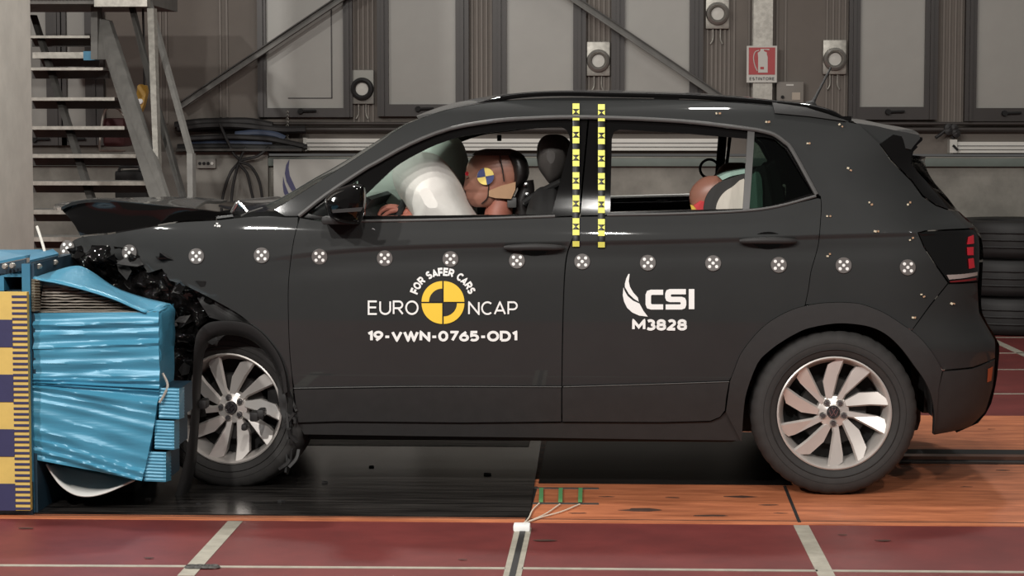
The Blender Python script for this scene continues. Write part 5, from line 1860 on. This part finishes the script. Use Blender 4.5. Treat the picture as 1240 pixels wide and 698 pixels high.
def pleat(u, v):
    vv = v + .018 * sin(u * 3 + 1) * (v - .2) + .03 * (u - .5) * sin(v * 5)
    for i in range(len(kn) - 1):
        if vv < kn[i + 1]:
            t = max(0, (vv - kn[i]) / (kn[i + 1] - kn[i]))
            t = t * t * (3 - 2 * t)
            d = kd[i] * (1 - t) + kd[i + 1] * t
            return d * (1 + .7 * noise.noise(Vector((u * 2.5, i * 1.7, 0)))) + .012 * noise.noise(Vector((u * 3, v * 9, 2)))
    return kd[-1]


LE = cr([Vector(p) for p in ((41, 379.5), (41, 420), (40, 458), (39, 472), (38, 510), (36.5, 556))], 6)
RE = cr([Vector(p) for p in ((192.5, 378), (192.5, 420), (193.5, 462), (190, 495), (182, 540), (172.5, 582))], 6)
def along(q, v):
    f = v * (len(q) - 1)
    i = min(int(f), len(q) - 2)
    return q[i].lerp(q[i + 1], f - i)
rows = []
for i in range(NV + 1):
    v = i / NV
    a, b = along(LE, v), along(RE, v)
    r = []
    for j in range(NU + 1):
        u = j / NU
        p = a.lerp(b, u)
        d = pleat(u, v)
        q = P(p.x + (2.2 * noise.noise(Vector((v * 22, 0, 0))) if j == 0 else 0), p.y, YF + .0)
        r.append(q + Vector((0, -d * .9, 0)))
    rows.append(r)
mb = MB().grid(rows)
# sides going back
back = [[q + Vector((0, .55, 0)) for q in r] for r in rows]
mb.grid([[r[0] for r in rows], [r[0] for r in back]])
mb.grid([rows[-1], back[-1]])
mb.grid([[r[-1] for r in rows], [Vector((r[-1].x - .012, YF + .33, r[-1].z + .004)) for r in rows]])
mb.build('pleated_side', BLUE, hb, sharp=28)
# top lid: foil strip along the front, blue strip
lidr = []
for i in range(25):
    px = 44 + (190 - 44) * i / 24
    lidr.append([P(px, 378.6, YF), P(px, 377.6, YF + .01), P(px + 1, 376.5 + .5 * noise.noise(Vector((i, 0, 0))), YF + .06), P(px + 2, 373, YF + .4)])
MB().grid(lidr).build('foil_lid', FOIL, hb)
# opening with foil layers
for k in range(9):
    y = 346 + k * 3.5
    x0, x1 = 52 - 1.0 * k * .5, min(172, 84 + k * 12)
    rws = []
    for i in range(19):
        px = x0 + (x1 - x0) * i / 18
        w = 1.1 * noise.noise(Vector((px * .07, k * 2, 1)))
        rws.append([P(px, y + w, YF + .05 + .02 * k * .1), P(px, y + w + 2.3, YF + .045), P(px, y + w * .3 + .4, YF + .35)])
    MB().grid(rws).build('foil_layer', FOIL, hb)
MB().prism(flatpoly([(40, 379), (186, 379), (150, 366), (100, 350), (70, 343), (40, 339)], YF + .37), YF + .36, YF + .38).build('cavity_back', BLACK, hb)
rws = []
for i in range(25):
    y = 338 + 40 * i / 24
    w = 1.3 * (i % 2) + .8 * noise.noise(Vector((i * .9, 5, 0)))
    rws.append([P(38, y, YF - .005), P(41.5 + w, y, YF - .012 - .012 * (i % 2)), P(47 + w * 1.2, y, YF + .0 - .01 * (i % 2)), P(52 + w, y, YF + .3)])
MB().grid(rws, smooth=False).build('foil_edge', mat('foil_crushed', (150, 142, 126), .5, .5, .3, 30), hb)
# bent cover sheet
SF = cr([Vector((x, y, YF - .01)) for x, y in ((40, 336.5), (55, 339.5), (69, 342), (100, 349.5), (137, 361), (160, 371), (176, 378))], 4)
SB = cr([Vector((x, y, z)) for x, y, z in ((44, 335, YF + .02), (66, 328, YF + .2), (91, 322, YF + .3), (108, 327, YF + .36), (140, 348, YF + .38), (174, 360, YF + .34), (206, 368, YF + .22))], 4)
rows = []
for a, b in zip(SF, SB):
    r = []
    for k in range(7):
        t = k / 6
        p = a.lerp(b, t)
        q = P(p.x, p.y, p.z)
        r.append(q + Vector((0, 0, .012 * noise.noise(q * 9) * sin(pi * t))))
    rows.append(r)
mb = MB().grid(rows)
mb.build('cover_sheet', BLUE, hb, sharp=50).modifiers.new('thickness', 'SOLIDIFY').thickness = .006
# front face (towards the car)
FA = [(176, 378.5, YF + .0), (193, 379, YF + .01), (193, 420, YF + .01), (193.5, 466, YF + .01)]
FB = [(206, 368, YF + .22), (212, 380, YF + .3), (211, 420, YF + .34), (203, 474, YF + .34)]
rows = []
for a, b in zip(cr([Vector(p) for p in FA], 5), cr([Vector(p) for p in FB], 5)):
    rows.append([P(*a.lerp(b, k / 5)) + Vector((.01 * noise.noise(Vector((a.y * .05, k, 0))), 0, 0)) for k in range(6)])
MB().grid(rows).build('front_sheet', BLUE, hb, sharp=50).modifiers.new('thickness', 'SOLIDIFY').thickness = .005
MB().tube(cr([P(193, 488, YF - .01), P(199, 478, YF), P(203, 466, YF + .02), P(197, 452, YF + .02)]), .005, 6).build('torn_foil_edge', FOIL, hb)

# bumper element: three corrugated blocks
for (x0, y0, x1, y1, sk), lab in (((192, 470, 223, 507, 1.5), 'upper'), ((187, 509, 217, 544, 2), 'middle'), ((174, 547, 207, 583, 3), 'lower')):
    t = thing('honeycomb_bumper_block', {'upper': 'small blue honeycomb block, uppermost of three beside the front wheel', 'middle': 'small blue honeycomb block between two others beside the front wheel', 'lower': 'small blue honeycomb block, lowest of three beside the front wheel'}[lab], 'barrier block', P((x0 + x1) / 2, y1, YF + .03), 'three bumper blocks of the barrier')
    n = 18
    rows = []
    for i in range(n + 1):
        v = i / n
        o_ = .004 * (i % 2) + .002 * noise.noise(Vector((i, 3, 0)))
        xa_, xb_ = x0 + sk * (1 - v) * -0 + .0, x1 - sk * v * 0
        r = [P(xa_ - 2, y0 + (y1 - y0) * v + 1, YF + .3), P(xa_ + (0 if i % 2 else .7), y0 + (y1 - y0) * v, YF + .01)]
        for j in range(1, 8):
            u = j / 8
            r.append(P(xa_ + (xb_ - xa_ - 6) * u, y0 + (y1 - y0) * v + 1.2 * u, YF + .01 - o_ * (1 if j % 2 else .6)))
        r += [P(xb_ - 6, y0 + (y1 - y0) * v + 1, YF + .012), P(xb_ - 3, y0 + (y1 - y0) * v - .3, YF + .06 + o_), P(xb_ + (0 if i % 2 else .5), y0 + (y1 - y0) * v - 1.0, YF + .12)]
        rows.append(r)
    mb = MB().grid(rows, smooth=False)
    mb.add(rows[0], [tuple(range(len(rows[0])))], False)
    mb.add(rows[-1], [tuple(range(len(rows[-1])))], False)
    mb.build('corrugated_skin', BLUE, t, sharp=20)
    a, b = P(x0 + 1, y1 - 1, YF + .03), P(x1 - 6, y0 + 1, YF + .03)
    MB().box((a.x, YF + .04, a.z), (b.x, YF + .28, b.z)).build('core', BLUED, t)

# white curved sheet lying below the block
UO = [(57, 562), (64, 574), (74, 587), (86, 596), (98, 600), (112, 600), (128, 596), (145, 589), (163, 581)]
up_ = cr([Vector(p) for p in UO], 3)
rows = []
for i, p in enumerate(up_):
    t_ = i / (len(up_) - 1)
    top = Vector((57 + (163 - 57) * t_, 559 + 20 * t_))
    rows.append([P(*p.lerp(top, k / 6), YF + .06 + .22 * (k / 6) ** .7) for k in range(7)])
o = MB().grid(rows).build('white_plastic_sheet', WPLAST)
o.modifiers.new('thickness', 'SOLIDIFY').thickness = .006
tag(o, 'white curved plastic sheet sagging below the blue honeycomb block', 'plastic sheet')
a, b = P(42, 608, YF + .5), P(165, 560, YF + .5)
MB().bbox((a.x, YF + .45, .0), (b.x, YF + .9, b.z), .01).build('base_block', BLACK, bar_)

# ------------------------------------------------------------------ small things on the floor
t = thing('contact_strip', 'green contact strips with white wires on the orange lane', 'contact strip', PF(680, 600))
for y in (591.5, 610):
    a, b = PF(645, y, .004), PF(725, y, .004)
    MB().box((a.x, a.y - .012, .003), (b.x, a.y + .012, .006)).build('rail_strip', STEELD, t)
for x in (655, 678.5, 702.5):
    a, b = PF(x, 609, .004), PF(x + .5, 593, .004)
    MB().bar(a + Vector((0, 0, .004)), b + Vector((0, 0, .004)), .016, .005).build('green_strip', GREENT, t)
for pts in ([(653, 610), (645, 618), (640, 628), (633, 635)], [(678, 611), (662, 622), (645, 630), (633, 635)], [(702, 611), (680, 620), (655, 627), (633, 635)]):
    MB().tube(cr([PF(x, y, .008) for x, y in pts]), .0028, 6).build('wire', WIREW, t)
c = PF(632, 643, .0)
MB().bbox(c + Vector((-.03, -.03, .001)), c + Vector((.03, .03, .025)), .006).build('connector', WHITE, t)
t = thing('floor_clip', 'dark ring clips on the tape crossing at lower left', 'clip', PF(244, 687))
for x in (232, 241, 250, 258):
    c = PF(x, 687, .004)
    MB().lathe([(.012, .0), (.018, .006), (.024, .0)], 16, 'Z', c).build('ring', STEELD, t)
r6 = random.Random(8)
spots = ('beside the front wheel', 'under the front door', 'near the orange strip', 'left of the hanging trim', 'under the sill', 'by the pit edge')
for k, (px, py) in enumerate(((392, 585), (450, 566), (340, 608), (180, 606), (590, 575), (240, 612))):
    c = PF(px, py, .009)
    n = 5
    s_ = r6.uniform(.01, .018)
    pl = [(c.x + s_ * cos(2 * pi * i / n) * r6.uniform(.6, 1.4), c.y + s_ * sin(2 * pi * i / n) * r6.uniform(.6, 1.4)) for i in range(n)]
    tag(MB().prism(pl, .009, .015, 'z').build('plastic_shard', BPLAST), 'small black plastic shard on the dark pit cover ' + spots[k], 'shard', 'plastic shards on the pit cover')
